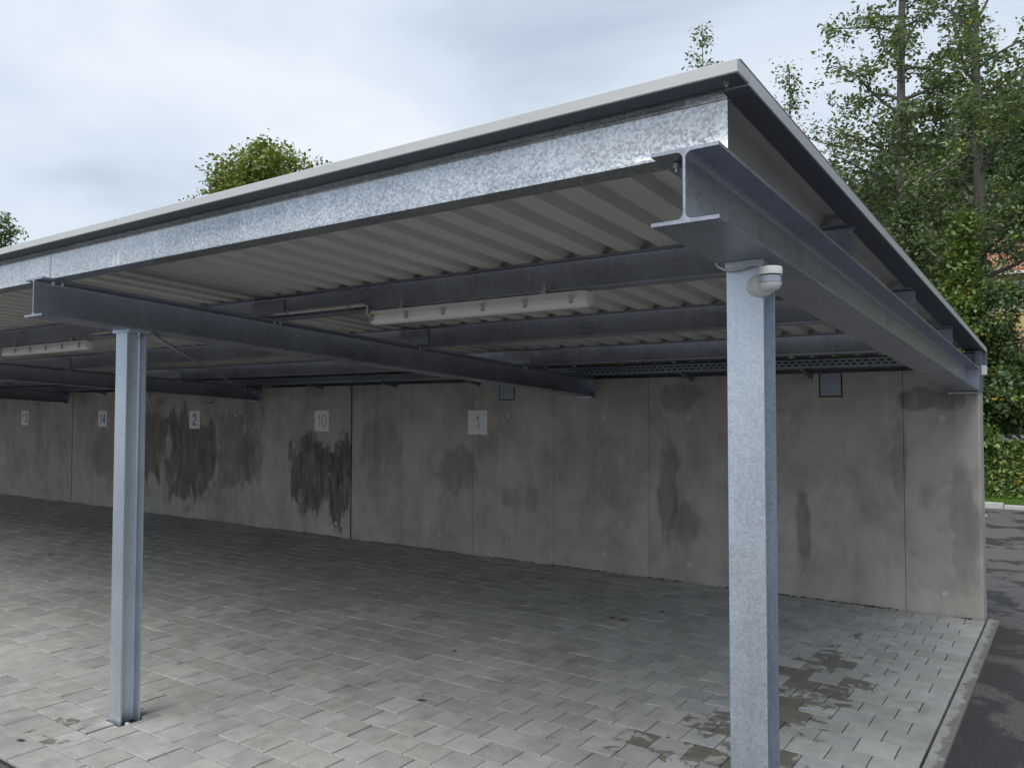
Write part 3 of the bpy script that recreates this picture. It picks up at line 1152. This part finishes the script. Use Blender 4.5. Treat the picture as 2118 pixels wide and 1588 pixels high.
for txt, xc, grey, wth, lb in (
        ('1', -5.474, True, 0.018, 'square grey plate with a single grey 1 on the cleanest stretch of concrete'),
        ('10', -8.344, True, 0.015, 'square grey plate with a thin grey 10 above the brown lime-streaked stain'),
        ('2', -11.487, False, 0.022, 'square grey plate with a dark 2 above the widest black damp stain'),
        ('14', -14.44, False, 0.021, 'square grey plate with a dark 14 half behind the slim free column'),
        ('13', -17.58, False, 0.021, 'square grey plate with a dark 13 beyond the farthest open wall joint')):
    s = thing('number_sign', lb, 'sign', (xc, -0.002, 1.655), group='bay number plates on the wall')
    MB().box(-0.152, 0.152, -0.004, 0.0, -0.152, 0.152, 0.001).build('plate', G['signface'], s)
    mt = G['ink_grey'] if grey else G['ink_dark']
    hh = 0.172
    if len(txt) == 1:
        digit(s, txt, -0.27 * hh, hh, wth, mt)
    else:
        digit(s, txt[0], -0.60 * hh, hh, wth, mt)
        digit(s, txt[1], 0.02 * hh, hh, wth, mt)

# ------------------------------------------------------------------ light fittings
def fitting(x0, x1, cable_side, label):
    L = x1 - x0
    y = -4.455
    zc = z_purl(-4.42)                      # underside of the purlin
    f = thing('light_fitting', label, 'light', (x0, y, zc - 0.095), group='tube light fittings under the roof')
    # housing: tapered channel with rounded ends
    up_ = [(-0.036, 0.083), (0.036, 0.083), (0.05, 0.047), (0.05, 0.040), (-0.05, 0.040), (-0.05, 0.047)]
    lo = [(0.049, 0.0395)] + [(0.049 * math.cos(t), 0.034 - 0.034 * math.sin(t)) for t in [math.pi * k / 10 for k in range(11)]] + [(-0.049, 0.0395)]

    def sect(pr, x, s):
        return [(x, u * s, 0.04 + (v - 0.04) * (0.55 + 0.45 * s)) for u, v in pr]
    xs_ = [(0, 0.62), (0.012, 0.86), (0.035, 1.0), (L - 0.035, 1.0), (L - 0.012, 0.86), (L, 0.62)]
    h = MB().loft([sect(up_, x, s) for x, s in xs_]).build('housing', G['plastic'], f)
    dfo = MB().loft([sect(lo, x, s) for x, s in xs_]).build('diffuser', G['diffuser'], f)
    smooth_auto(dfo, 50)
    cl0 = None
    nclip = 6
    for k in range(nclip):
        xk = 0.04 + (L - 0.125) * k / (nclip - 1)
        if cl0 is None:
            c = MB()
            c.box(-0.010, 0.010, -0.0555, -0.0505, 0.024, 0.060)
            c.box(-0.013, 0.013, -0.060, -0.0556, 0.045, 0.064)
            c.hexa([(-0.009, -0.0575, 0.018), (0.009, -0.0575, 0.018), (0.009, -0.0515, 0.018), (-0.009, -0.0515, 0.018),
                    (-0.009, -0.0545, 0.026), (0.009, -0.0545, 0.026), (0.009, -0.051, 0.026), (-0.009, -0.051, 0.026)])
            cl0 = c.build('clip', G['clip'], f)
            o = cl0
        else:
            o = link('clip', cl0.data, f)
        o.location = (xk, 0, 0)
    for xk in (L * 0.165, L * 0.825):
        c = MB()
        c.box(xk - 0.016, xk + 0.016, -0.03, 0.03, 0.0835, 0.0945)
        c.box(xk - 0.012, xk + 0.012, -0.019, -0.0075, 0.0945, 0.125)
        c.tube([(xk, -0.014, 0.125), (xk, -0.014, 0.15)], 0.006, 6)
        c.tube([(xk - 0.006, -0.012, 0.113), (xk + 0.034, -0.012, 0.113)], 0.005, 6)
        c.build('mounting_clamp', G['clip'], f)
    MB().box(0.062, 0.082, -0.0525, -0.0502, 0.050, 0.064).build('warning_sticker', G['yellow'], f)
    xs2 = 0.0 if cable_side < 0 else L
    sg = -1 if cable_side < 0 else 1
    MB().tube([(xs2 - sg * 0.02, 0, 0.05), (xs2 + sg * 0.025, 0, 0.052), (xs2 + sg * 0.05, -0.004, 0.085), (xs2 + sg * 0.035, -0.012, 0.118),
               (xs2 + sg * 0.06, -0.0155, 0.1305)], 0.0065, 8).build('supply_cable', G['cable'], f, smooth=True)
    return f


fitting(-2.885, -1.35, -1, 'white tube light fitting in the corner bay with the numbered 1 plate')
fitting(-7.88, -6.27, 1, 'white tube light fitting in the bay beyond the slim free column')
fitting(-13.9, -12.3, 1, 'white tube light fitting in the bay before the plate numbered 14')

zc = z_purl(-4.42)
cdt = thing('conduit', 'thin grey plastic cable conduit clipped along the purlin between two light fittings', 'conduit', (-4.5, -4.4705, zc + 0.036))
MB().tube([(-6.21 + 4.5, 0, 0), (-2.945 + 4.5, 0, 0)], 0.0115, 10).build('tube', G['conduit'], cdt, smooth=True)
for x in (-5.9, -5.2, -4.4, -3.66, -3.07):
    MB().box(x + 4.5 - 0.012, x + 4.5 + 0.012, -0.0145, 0.046, -0.0145, 0.0145, 0.002).build('pipe_clip', G['clip'], cdt)

# ------------------------------------------------------------------ motion sensor on the right column
ms = thing('motion_sensor', 'white outdoor motion sensor with domed eye on top of the corner column', 'sensor', (-0.158, -5.4915, 2.178))


def disc(cx, cy, cz, r, n, axis, t0=0.0):
    out = []
    ax = Vector(axis).normalized()
    u = ax.cross(Vector((0, 0, 1)))
    u = u.normalized() if u.length > 0.1 else Vector((1, 0, 0))
    w = ax.cross(u)
    for k in range(n):
        t_ = 2 * math.pi * k / n
        out.append(Vector((cx, cy, cz)) + (u * math.cos(t_) + w * math.sin(t_)) * r)
    return out


ax = Vector((0.62, -0.78, 0.0)).normalized()
b = MB()
b.loft([disc(*(ax * d_), r_, 24, ax) for d_, r_ in ((-0.024, 0.034), (0.0, 0.0365), (0.012, 0.0375), (0.036, 0.0375), (0.040, 0.036), (0.048, 0.030), (0.054, 0.019), (0.07, 0.018))])
o = b.build('mount', G['plastic'], ms)
smooth_auto(o, 40)
hc = ax * 0.088
b = MB()
zz = lambda z_, r_: [(hc.x + r_ * math.cos(2 * math.pi * k / 28), hc.y + r_ * math.sin(2 * math.pi * k / 28), z_) for k in range(28)]
b.loft([zz(0.044, 0.026), zz(0.0425, 0.034), zz(0.038, 0.0362), zz(0.019, 0.0362), zz(0.0175, 0.029)])
o = b.build('head', G['plastic'], ms)
smooth_auto(o, 40)
MB().loft([zz(0.0174, 0.0312), zz(0.0150, 0.0312)]).build('seal_ring', G['joint'], ms)
b = MB().loft([zz(0.0149, 0.0325), zz(-0.0050, 0.0325)])
smooth_auto(b.build('lens_window', G['lens'], ms), 40)
MB().loft([zz(-0.0052, 0.031), zz(-0.0068, 0.031)]).build('seal_ring', G['joint'], ms)
b = MB().loft([zz(-0.007, 0.0342), zz(-0.012, 0.0335), zz(-0.022, 0.028), zz(-0.029, 0.018), zz(-0.031, 0.004)])
smooth_auto(b.build('dome', G['diffuser'], ms), 40)
cpts = [Vector((-0.298, -5.50, 2.262)), Vector((-0.285, -5.505, 2.247)), Vector((-0.262, -5.51, 2.236)), Vector((-0.235, -5.512, 2.233)), Vector((-0.205, -5.513, 2.237)),
        Vector((-0.175, -5.514, 2.243)), Vector((-0.152, -5.516, 2.241)), Vector((-0.143, -5.517, 2.228)), Vector((-0.141, -5.517, 2.205))]
o = MB().tube([p - Vector(ms.location) for p in cpts], 0.0042, 8).build('cable', G['cable'], ms, smooth=True)

# small white box at the outer wall end
jb = thing('junction_box', 'small white junction box fixed high on the wall end face', 'junction box', (0.0065, 0.11, 2.15))
MB().box(0.0, 0.035, -0.04, 0.04, -0.04, 0.045, 0.004).build('case', G['plastic'], jb)
MB().box(0.035, 0.041, -0.034, 0.034, -0.034, 0.038, 0.002).build('lid', G['plastic'], jb)

# ------------------------------------------------------------------ litter
pb = MB()
loops = []
for t_, r_ in ((-1, 0.15), (-0.7, 0.75), (0, 1), (0.7, 0.72), (1, 0.15)):
    loops.append([(0.021 * r_ * math.cos(k * math.pi / 5) * (1 + 0.1 * math.sin(k)), 0.015 * r_ * math.sin(k * math.pi / 5), 0.010 * t_) for k in range(10)])
pb.loft(loops)
o = pb.build('pebble', G['pebble'], None, smooth=True)
o.location = (-3.826, -5.452, -0.006)
tag(o, 'pale oval pebble in the dark gap at the foot of the free column', 'pebble')


def hit_ground(px, py):
    d_ = fw + rt2 * ((px - 1059) / 1651.3) + up2 * ((794 - py) / 1651.3)
    t_ = -CAM[2] / d_.z
    return CAM[0] + d_.x * t_, CAM[1] + d_.y * t_


lf = MB()
lf.poly([(-0.03, 0, 0.002), (-0.01, 0.013, 0.006), (0.015, 0.011, 0.004), (0.034, 0, 0.008)])
lf.poly([(-0.03, 0, 0.002), (0.034, 0, 0.008), (0.015, -0.012, 0.005), (-0.01, -0.014, 0.007)])
lf0 = None
for k, (px, py, a_, s_) in enumerate([(42, 1532, 0.3, 1.0), (872, 1449, 0.4, 1.1), (1268, 1278, 1.0, 1.3), (1290, 1283, 0.1, 1.4), (1369, 1266, 0.8, 1.2),
                                      (65, 1059, 0.2, 1.6), (105, 1147, 0.2, 1.8), (270, 1297, 0.2, 0.8), (940, 1347, 2, 0.8)]):
    o = lf.build('fallen_leaf', G['dryleaf']) if lf0 is None else link('fallen_leaf', lf0.data)
    lf0 = lf0 or o
    x, y = hit_ground(px, py)
    o.location = (x, y, 0.003)
    o.rotation_euler = (0, 0, a_)
    o.scale = (s_, s_, s_)
    tag(o, 'small dry dark leaf lying on the paving under the roof', 'leaf', 'dry leaves scattered on the paving')


# crumbs of soil and leaf litter along the wall foot
gl = np.random.default_rng(21)
cb = MB()
for k in range(1500):
    x_ = -0.1 - gl.random() ** 1.4 * 16
    if math.sin(x_ * 2.7) + math.sin(x_ * 6.1 + 1) + gl.normal(0, 0.6) < -0.3:
        continue
    y_ = -0.004 - abs(gl.normal(0, 0.014))
    r_ = gl.uniform(0.004, 0.012)
    i = len(cb.v)
    z_ = 0.001
    cb.v += [(x_ - r_ * gl.uniform(.6, 1.6), y_, z_), (x_ + r_ * gl.uniform(.6, 1.6), y_, z_), (x_, y_ - r_, z_), (x_, y_ + min(r_, -y_ * 0.9), z_), (x_, y_, z_ + r_ * gl.uniform(.5, 1.1))]
    for a_, b_ in ((0, 2), (2, 1), (1, 3), (3, 0)):
        cb.f.append((i + a_, i + b_, i + 4))
tag(cb.build('wall_foot_litter', G['soil']), 'dark crumbs of soil and leaf litter along the wall foot', 'litter', kind='stuff')

# ------------------------------------------------------------------ vegetation
def leaf_mesh(name, pos, size, mat, parent=None, fold=True, flat=0.5, seed=0, aspect=0.62):
    g = np.random.default_rng(seed)
    n = len(pos)
    d = g.normal(size=(n, 3))
    d[:, 2] = d[:, 2] * 0.6 - 0.35
    d /= np.linalg.norm(d, axis=1, keepdims=True)
    up_ = g.normal(size=(n, 3)) * (1 - flat) + np.array([0, 0, 1.2]) * flat * 2
    s = np.cross(d, up_)
    s /= np.linalg.norm(s, axis=1, keepdims=True) + 1e-9
    nn = np.cross(s, d)
    L = size * g.uniform(0.45, 1.35, n)[:, None]
    W = L * aspect * 0.5
    if fold:
        k = g.uniform(0.0, 0.35, n)[:, None]
        pts = [pos, pos + d * L * 0.32 + s * W * 0.9 + nn * W * k, pos + d * L * 0.72 + s * W * 0.85 + nn * W * k,
               pos + d * L, pos + d * L * 0.72 - s * W * 0.85 + nn * W * k, pos + d * L * 0.32 - s * W * 0.9 + nn * W * k]
        v = np.stack(pts, 1).reshape(-1, 3)
        base = np.arange(n)[:, None] * 6
        q = np.concatenate([base + np.array([[0, 1, 2, 3]]), base + np.array([[0, 3, 4, 5]])], 1).reshape(-1)
        nf = n * 2
    else:
        pts = [pos, pos + d * L * 0.5 + s * W, pos + d * L, pos + d * L * 0.5 - s * W]
        v = np.stack(pts, 1).reshape(-1, 3)
        q = (np.arange(n)[:, None] * 4 + np.array([[0, 1, 2, 3]])).reshape(-1)
        nf = n
    me = bpy.data.meshes.new(name)
    me.vertices.add(len(v))
    me.vertices.foreach_set('co', v.astype(np.float32).ravel())
    me.loops.add(len(q))
    me.loops.foreach_set('vertex_index', q.astype(np.int32))
    me.polygons.add(nf)
    me.polygons.foreach_set('loop_start', np.arange(nf, dtype=np.int32) * 4)
    me.polygons.foreach_set('loop_total', np.full(nf, 4, np.int32))
    me.update(calc_edges=True)
    me.materials.append(mat)
    return link(name, me, parent)


GAPS = [((-0.05, 0.55), (0.85, 0.5), 4.97), ((-0.05, 0.5), (0.3, 0.48), 3.42)]


def thin(p, g):
    """natural holes in the foliage through which house and railing show"""
    keep = np.ones(len(p), bool)
    for (gx, _), (rx, rz), gz in GAPS:
        k = ((p[:, 0] - gx) / rx) ** 2 + ((p[:, 2] - gz) / rz) ** 2
        pr = np.clip((k - 0.75) / 0.5, 0.06, 1)
        keep &= g.random(len(p)) < pr
    return p[keep]


def tree(name, label, cat, base, height, crown_lo, radius, nleaf, lsize, mat, seed, group=None, trunk_r=0.12, top_pow=0.7, droop=0.15,
         nprim=34, spread=0.16, fold=True, gaps=False, lean=(0, 0), clump=1.0, dome=None):
    g = np.random.default_rng(seed)
    bx_, by_ = base
    bz = float(terrain(bx_, by_)) - 0.05
    t = thing(name, label, cat, (bx_, by_, bz), group)
    wood = MB()
    npt = 9
    wob = np.cumsum(g.normal(0, 0.02 * height / 8, (npt, 2)), 0)
    wob[0] = 0
    zs = np.linspace(0, height * 0.92, npt)
    tp = [Vector((wob[i][0] + lean[0] * zs[i], wob[i][1] + lean[1] * zs[i], zs[i])) for i in range(npt)]
    tr = [max(0.012, trunk_r * (1 - 0.93 * (z / height) ** 0.9)) for z in zs]
    trunk = MB().tube(tp, tr, 7).build('trunk', G['bark'], t, smooth=True)
    twigs = []
    for k in range(nprim):
        fz = crown_lo + (1 - crown_lo) * ((k + g.random()) / nprim)
        z0 = min(fz, 0.995) * height * 0.92
        i = min(npt - 2, int(z0 / (zs[1] - zs[0])))
        f_ = (z0 - zs[i]) / (zs[1] - zs[0])
        p0 = tp[i].lerp(tp[i + 1], f_)
        rel = (fz - crown_lo) / (1 - crown_lo)
        ln = radius * (1 - rel ** (1 / top_pow) * 0.88) * (0.55 + 0.45 * math.sin(math.pi * min(1, rel * 1.5 + 0.25))) * g.uniform(0.65, 1.2)
        az = k * 2.4 + g.normal(0, 0.4)
        el = g.uniform(0.1, 0.55) + 0.5 * rel
        d = Vector((math.cos(az) * math.cos(el), math.sin(az) * math.cos(el), math.sin(el)))
        pts = [p0]
        q = p0.copy()
        ns = 5
        for s in range(ns):
            d = (d + Vector(g.normal(0, 0.16, 3)) + Vector((0, 0, -droop * 0.35 * s / ns))).normalized()
            q = q + d * ln / ns
            pts.append(q.copy())
        r0 = max(0.012, tr[i] * 0.45)
        wood.tube(pts, [r0 * (1 - 0.8 * s / ns) for s in range(ns + 1)], 4)
        nt = max(3, int(5 * ln / radius + 3))
        for s in range(nt * 2):
            u = g.uniform(0.22, 1.0)
            j = min(ns - 1, int(u * ns))
            w0 = pts[j].lerp(pts[j + 1], u * ns - j)
            dd = (d * 0.5 + Vector(g.normal(0, 0.75, 3))).normalized()
            l2 = ln * g.uniform(0.14, 0.38) * (1.15 - 0.5 * u) + 0.12
            w1 = w0 + dd * l2
            if s % 2 == 0:
                wood.tube([w0, w0.lerp(w1, 0.5) + Vector(g.normal(0, 0.03, 3)), w1], [r0 * 0.28, r0 * 0.2, 0.003], 3)
            twigs.append((w0, w1, l2))
    tag(wood.build('branches', G['bark'], trunk), kind='stuff')
    tw0 = np.array([tuple(a_) for a_, _, _ in twigs])
    tw1 = np.array([tuple(b_) for _, b_, _ in twigs])
    ln_ = np.array([c_ for _, _, c_ in twigs])
    pw = ln_ / ln_.sum()
    idx = g.choice(len(twigs), nleaf, p=pw)
    u = g.random(nleaf)[:, None] ** 0.7
    pos = tw0[idx] * (1 - u) + tw1[idx] * u + g.normal(0, spread * clump, (nleaf, 3)) * np.array([1, 1, 0.8])
    if dome:
        zc_, rx_, rz_, ncl, per = dome
        d_ = g.normal(size=(ncl, 3))
        d_ /= np.linalg.norm(d_, axis=1, keepdims=True)
        cc_ = d_ * (g.uniform(0.55, 0.97, ncl) * (1 + 0.08 * g.normal(size=ncl)))[:, None] * np.array([rx_, rx_, rz_]) + np.array([0, 0, zc_])
        pos = np.concatenate([pos, np.repeat(cc_, per, 0) + g.normal(0, 0.27, (ncl * per, 3))])
    if gaps:
        pw_ = pos + np.array([bx_, by_, bz])
        pos = thin(pw_, g) - np.array([bx_, by_, bz])
    pos = pos[pos[:, 2] > 0.05]
    leaf_mesh('crown', pos, lsize, mat, t, fold=fold, seed=seed + 1)
    return t


AL = 'alder_tree'
tree(AL, 'slender airy alder whose grey trunk stands nearer the carport roof', 'tree', (-2.72, 13.4), 20.5, 0.16, 2.9, 19000, 0.11, G['leaf_alder'], 11, trunk_r=0.17, nprim=64, spread=0.11, top_pow=0.5)
tree(AL, 'slender airy alder whose trunk stands beside the tiled house', 'tree', (-1.15, 13.9), 21.0, 0.2, 2.9, 18000, 0.11, G['leaf_alder'], 12, trunk_r=0.17, nprim=64, spread=0.11, gaps=True, top_pow=0.5)
tree(AL, 'thin young alder peeking over the side roof edge', 'tree', (-5.8, 14.6), 11.4, 0.3, 1.35, 5000, 0.105, G['leaf_alder'], 13, trunk_r=0.07, nprim=26)
tree(AL, 'small tree top peeking over the front roof corner', 'tree', (-9.8, 18.5), 15.3, 0.4, 1.8, 4500, 0.12, G['leaf_alder'], 14, trunk_r=0.08, nprim=30, top_pow=0.5)
SH = 'tall_shrub'
shr = [(-3.9, 13.0, 6.9, 2.0, 20000, 'leaf_shrub', 'broad dark green shrub under the alder nearer the roof'),
       (-2.3, 12.2, 6.2, 1.7, 20000, 'leaf_shrub', 'dense dark green shrub between the two alder trunks'),
       (-1.2, 11.9, 5.6, 1.35, 19000, 'leaf_bright', 'bright green shrub with yellow leaves by the wall end'),
       (0.1, 12.2, 7.8, 1.5, 26000, 'leaf_shrub', 'tall leafy shrub hanging over the path before the tiled house'),
       (1.7, 12.6, 6.8, 1.9, 9000, 'leaf_bright', 'bright green bush beside the overhanging shrub'),
       (-5.6, 14.2, 6.6, 2.2, 9000, 'leaf_shrub', 'dark shrub behind the carport wall under the young alder')]
for k, (x, y, h, r, nl, mt, lb) in enumerate(shr):
    tree(SH, lb, 'shrub', (x, y), h, 0.05, r, nl, 0.10, G[mt], 40 + k, trunk_r=0.07, nprim=46, top_pow=0.45, spread=0.13, gaps=True, droop=0.5)
# trees on the slope behind
k = 0
for (x, y, h, r) in [(-3.6, 24, 9, 3.0), (-7.5, 27, 8.0, 3.0), (-11, 31, 8, 3.2), (-5.5, 36, 9, 3.4), (-2.6, 42, 9, 3.5), (-14, 40, 9, 3.5), (4.5, 44, 10, 3.6), (0.5, 48, 10, 3.6)]:
    tree('slope_tree', 'round leafy tree on the grassy slope behind the alders', 'tree', (x, y), h, 0.12, r, 7000, 0.20, G['leaf_wood'] if k % 2 else G['leaf_shrub'], 70 + k,
         group='trees on the slope behind the alders', trunk_r=0.12, nprim=30, top_pow=0.5, spread=0.3, fold=False)
    k += 1
# trees seen over the roof on the left
tree('round_tree', 'round yellow-green tree top showing above the long roof edge', 'tree', (-30.4, 16.2), 13.0, 0.25, 2.9, 9000, 0.19, G['leaf_maple'], 90, trunk_r=0.2, nprim=60, top_pow=0.35, spread=0.22, dome=(9.7, 3.6, 3.7, 300, 110))
tree('round_tree', 'darker tree crown at the far end of the roof edge', 'tree', (-65.0, 16.4), 14.8, 0.25, 3.2, 8000, 0.26, G['leaf_shrub'], 91, trunk_r=0.2, nprim=50, top_pow=0.35, spread=0.4, dome=(11.2, 4.2, 4.4, 300, 80))

# far wooded hillside: one mass
g = np.random.default_rng(5)
pp = []
for k in range(230):
    y = g.uniform(58, 125)
    x = g.uniform(-48, 30)
    r = g.uniform(2.4, 4.2)
    hgt = g.uniform(7, 12)
    z = float(terrain(x, y))
    nl = 330
    d = g.normal(size=(nl, 3))
    d /= np.linalg.norm(d, axis=1, keepdims=True)
    rad = g.uniform(0.6, 1.08, nl)[:, None]
    pp.append(np.array([x, y, z + hgt * 0.55]) + d * rad * np.array([r, r, hgt * 0.5]))
tag(leaf_mesh('woodland', np.concatenate(pp), 0.75, G['leaf_wood'], None, fold=False, seed=6, aspect=0.9),
    'dark green wooded hillside beyond the trees', 'woodland', kind='stuff')

# planted bank behind the road
n = 30000
x = g.uniform(-6, 4, n)
y = g.uniform(10.5, 11.8, n)
z = terrain(x, y) + g.uniform(0, 0.28, n) * (1 + 0.5 * np.sin(x * 3.1) * np.sin(y * 5))
tag(leaf_mesh('bank_ground_cover', np.stack([x, y, z], 1), 0.085, G['leaf_bright'], None, seed=8), 'low leafy ground cover on the road bank', 'ground cover', kind='stuff')
# mown grass strip
n = 26000
x = g.uniform(-3, 3, n)
y = np.concatenate([g.uniform(9.9, 10.6, n // 2), g.uniform(11.6, 13.0, n - n // 2)])
z = terrain(x, y)
d = np.stack([x, y, z], 1)


def grass_mesh(name, p, h):
    n = len(p)
    a_ = g.uniform(0, 2 * math.pi, n)
    w = np.stack([np.cos(a_), np.sin(a_), 0 * a_], 1) * 0.006
    tip = p + np.stack([g.normal(0, 0.03, n), g.normal(0, 0.03, n), g.uniform(0.5, 1.1, n) * h], 1)
    v = np.stack([p - w, p + w, tip], 1).reshape(-1, 3)
    me = bpy.data.meshes.new(name)
    me.from_pydata(v.tolist(), [], [(3 * i, 3 * i + 1, 3 * i + 2) for i in range(n)])
    me.materials.append(G['grass'])
    return link(name, me)


tag(grass_mesh('grass', d, 0.14), 'strip of mown grass behind the far kerb', 'grass', kind='stuff')

# ------------------------------------------------------------------ house and railing on the slope
hx, hy = 1.9, 33.0
hz = float(terrain(hx, 30.0))
house = thing('house', 'ochre house with orange tiled roof glimpsed through the foliage', 'house', (hx, hy, hz))
W2, D2, EH = 3.9, 3.0, 7.55 - hz
MB().box(-W2, W2, -D2, D2, -1.5, EH).build('wall', G['housewall'], house)
OV = 0.5
RZ = 1.9
roof = MB().hexa([(-W2 - OV, -D2 - OV, EH - 0.18), (W2 + OV, -D2 - OV, EH - 0.18), (W2 + OV, 0, EH + RZ - 0.1), (-W2 - OV, 0, EH + RZ - 0.1),
                  (-W2 - OV, -D2 - OV, EH - 0.06), (W2 + OV, -D2 - OV, EH - 0.06), (W2 + OV, 0, EH + RZ), (-W2 - OV, 0, EH + RZ)])
roof.hexa([(-W2 - OV, 0.001, EH + RZ - 0.1), (W2 + OV, 0.001, EH + RZ - 0.1), (W2 + OV, D2 + OV, EH - 0.18), (-W2 - OV, D2 + OV, EH - 0.18),
           (-W2 - OV, 0.001, EH + RZ), (W2 + OV, 0.001, EH + RZ), (W2 + OV, D2 + OV, EH - 0.06), (-W2 - OV, D2 + OV, EH - 0.06)])
rf = roof.build('roof', G['tile'], house)
# barrel tiles on the visible pitch
tb = MB()
n = 7
tb.loft([[(0.115 * math.cos(math.pi * k / (n - 1)), y_, 0.075 * math.sin(math.pi * k / (n - 1)) + z_) for k in range(n)] for y_, z_ in ((0, 0.0), (0.40, 0.0))])
me = None
tv, tf_ = [], []
slope = math.atan2(RZ + 0.06, D2 + OV)
cnt = 0
for r_ in range(10):
    for c_ in range(36):
        x_ = -W2 - OV + 0.12 + c_ * 0.24
        s_ = r_ * 0.39
        y_ = -D2 - OV + s_ * math.cos(slope)
        z_ = EH - 0.055 + s_ * math.sin(slope) + 0.012
        if cnt < 300 and x_ < 1.0:
            if me is None:
                o = tb.build('roof_tile', G['tile'], rf)
                me = o.data
            else:
                o = link('roof_tile', me, rf)
            o.location = (x_, y_, z_)
            o.rotation_euler = (slope - 0.03, 0, 0)
            cnt += 1
for x_ in (-2.9, -1.3, 0.5, 2.2):
    w = MB().box(x_ - 0.55, x_ + 0.55, -D2 - 0.06, -D2 - 0.002, EH - 1.65, EH - 0.42).build('window', G['whitewood'], house)
    for s_ in (-1, 1):
        MB().box(x_ + (0.04 if s_ > 0 else -0.48), x_ + (0.48 if s_ > 0 else -0.04), -D2 - 0.068, -D2 - 0.0605, EH - 1.58, EH - 0.49).build('pane', G['glass'], w)
MB().box(-W2 - OV, W2 + OV, -D2 - OV - 0.1, -D2 - OV - 0.002, EH - 0.2, EH - 0.1).build('gutter', G['whitewood'], house)

rx, ry = -0.35, 19.0
rzg = float(terrain(rx, ry))
rail = thing('white_railing', 'white metal railing on the slope seen past the shrubs', 'railing', (rx, ry, rzg))
zb0 = 3.05 - rzg
for k in range(6):
    MB().box(k * 0.9 - 0.03, k * 0.9 + 0.03, -0.03, 0.03, -0.1, zb0 + 1.15).build('post', G['rail'], rail)
for zz_ in (zb0 + 0.2, zb0 + 1.1):
    MB().box(-0.05, 4.6, -0.022, 0.022, zz_ - 0.02, zz_ + 0.025).build('rail', G['rail'], rail)
for k in range(37):
    if k % 7.5 > 0.2:
        MB().box(k * 0.12 + 0.05, k * 0.12 + 0.072, -0.01, 0.01, zb0 + 0.2, zb0 + 1.1).build('baluster', G['rail'], rail)

scene.render.resolution_x = 1024
scene.render.resolution_y = 767
scene.render.engine = 'CYCLES'
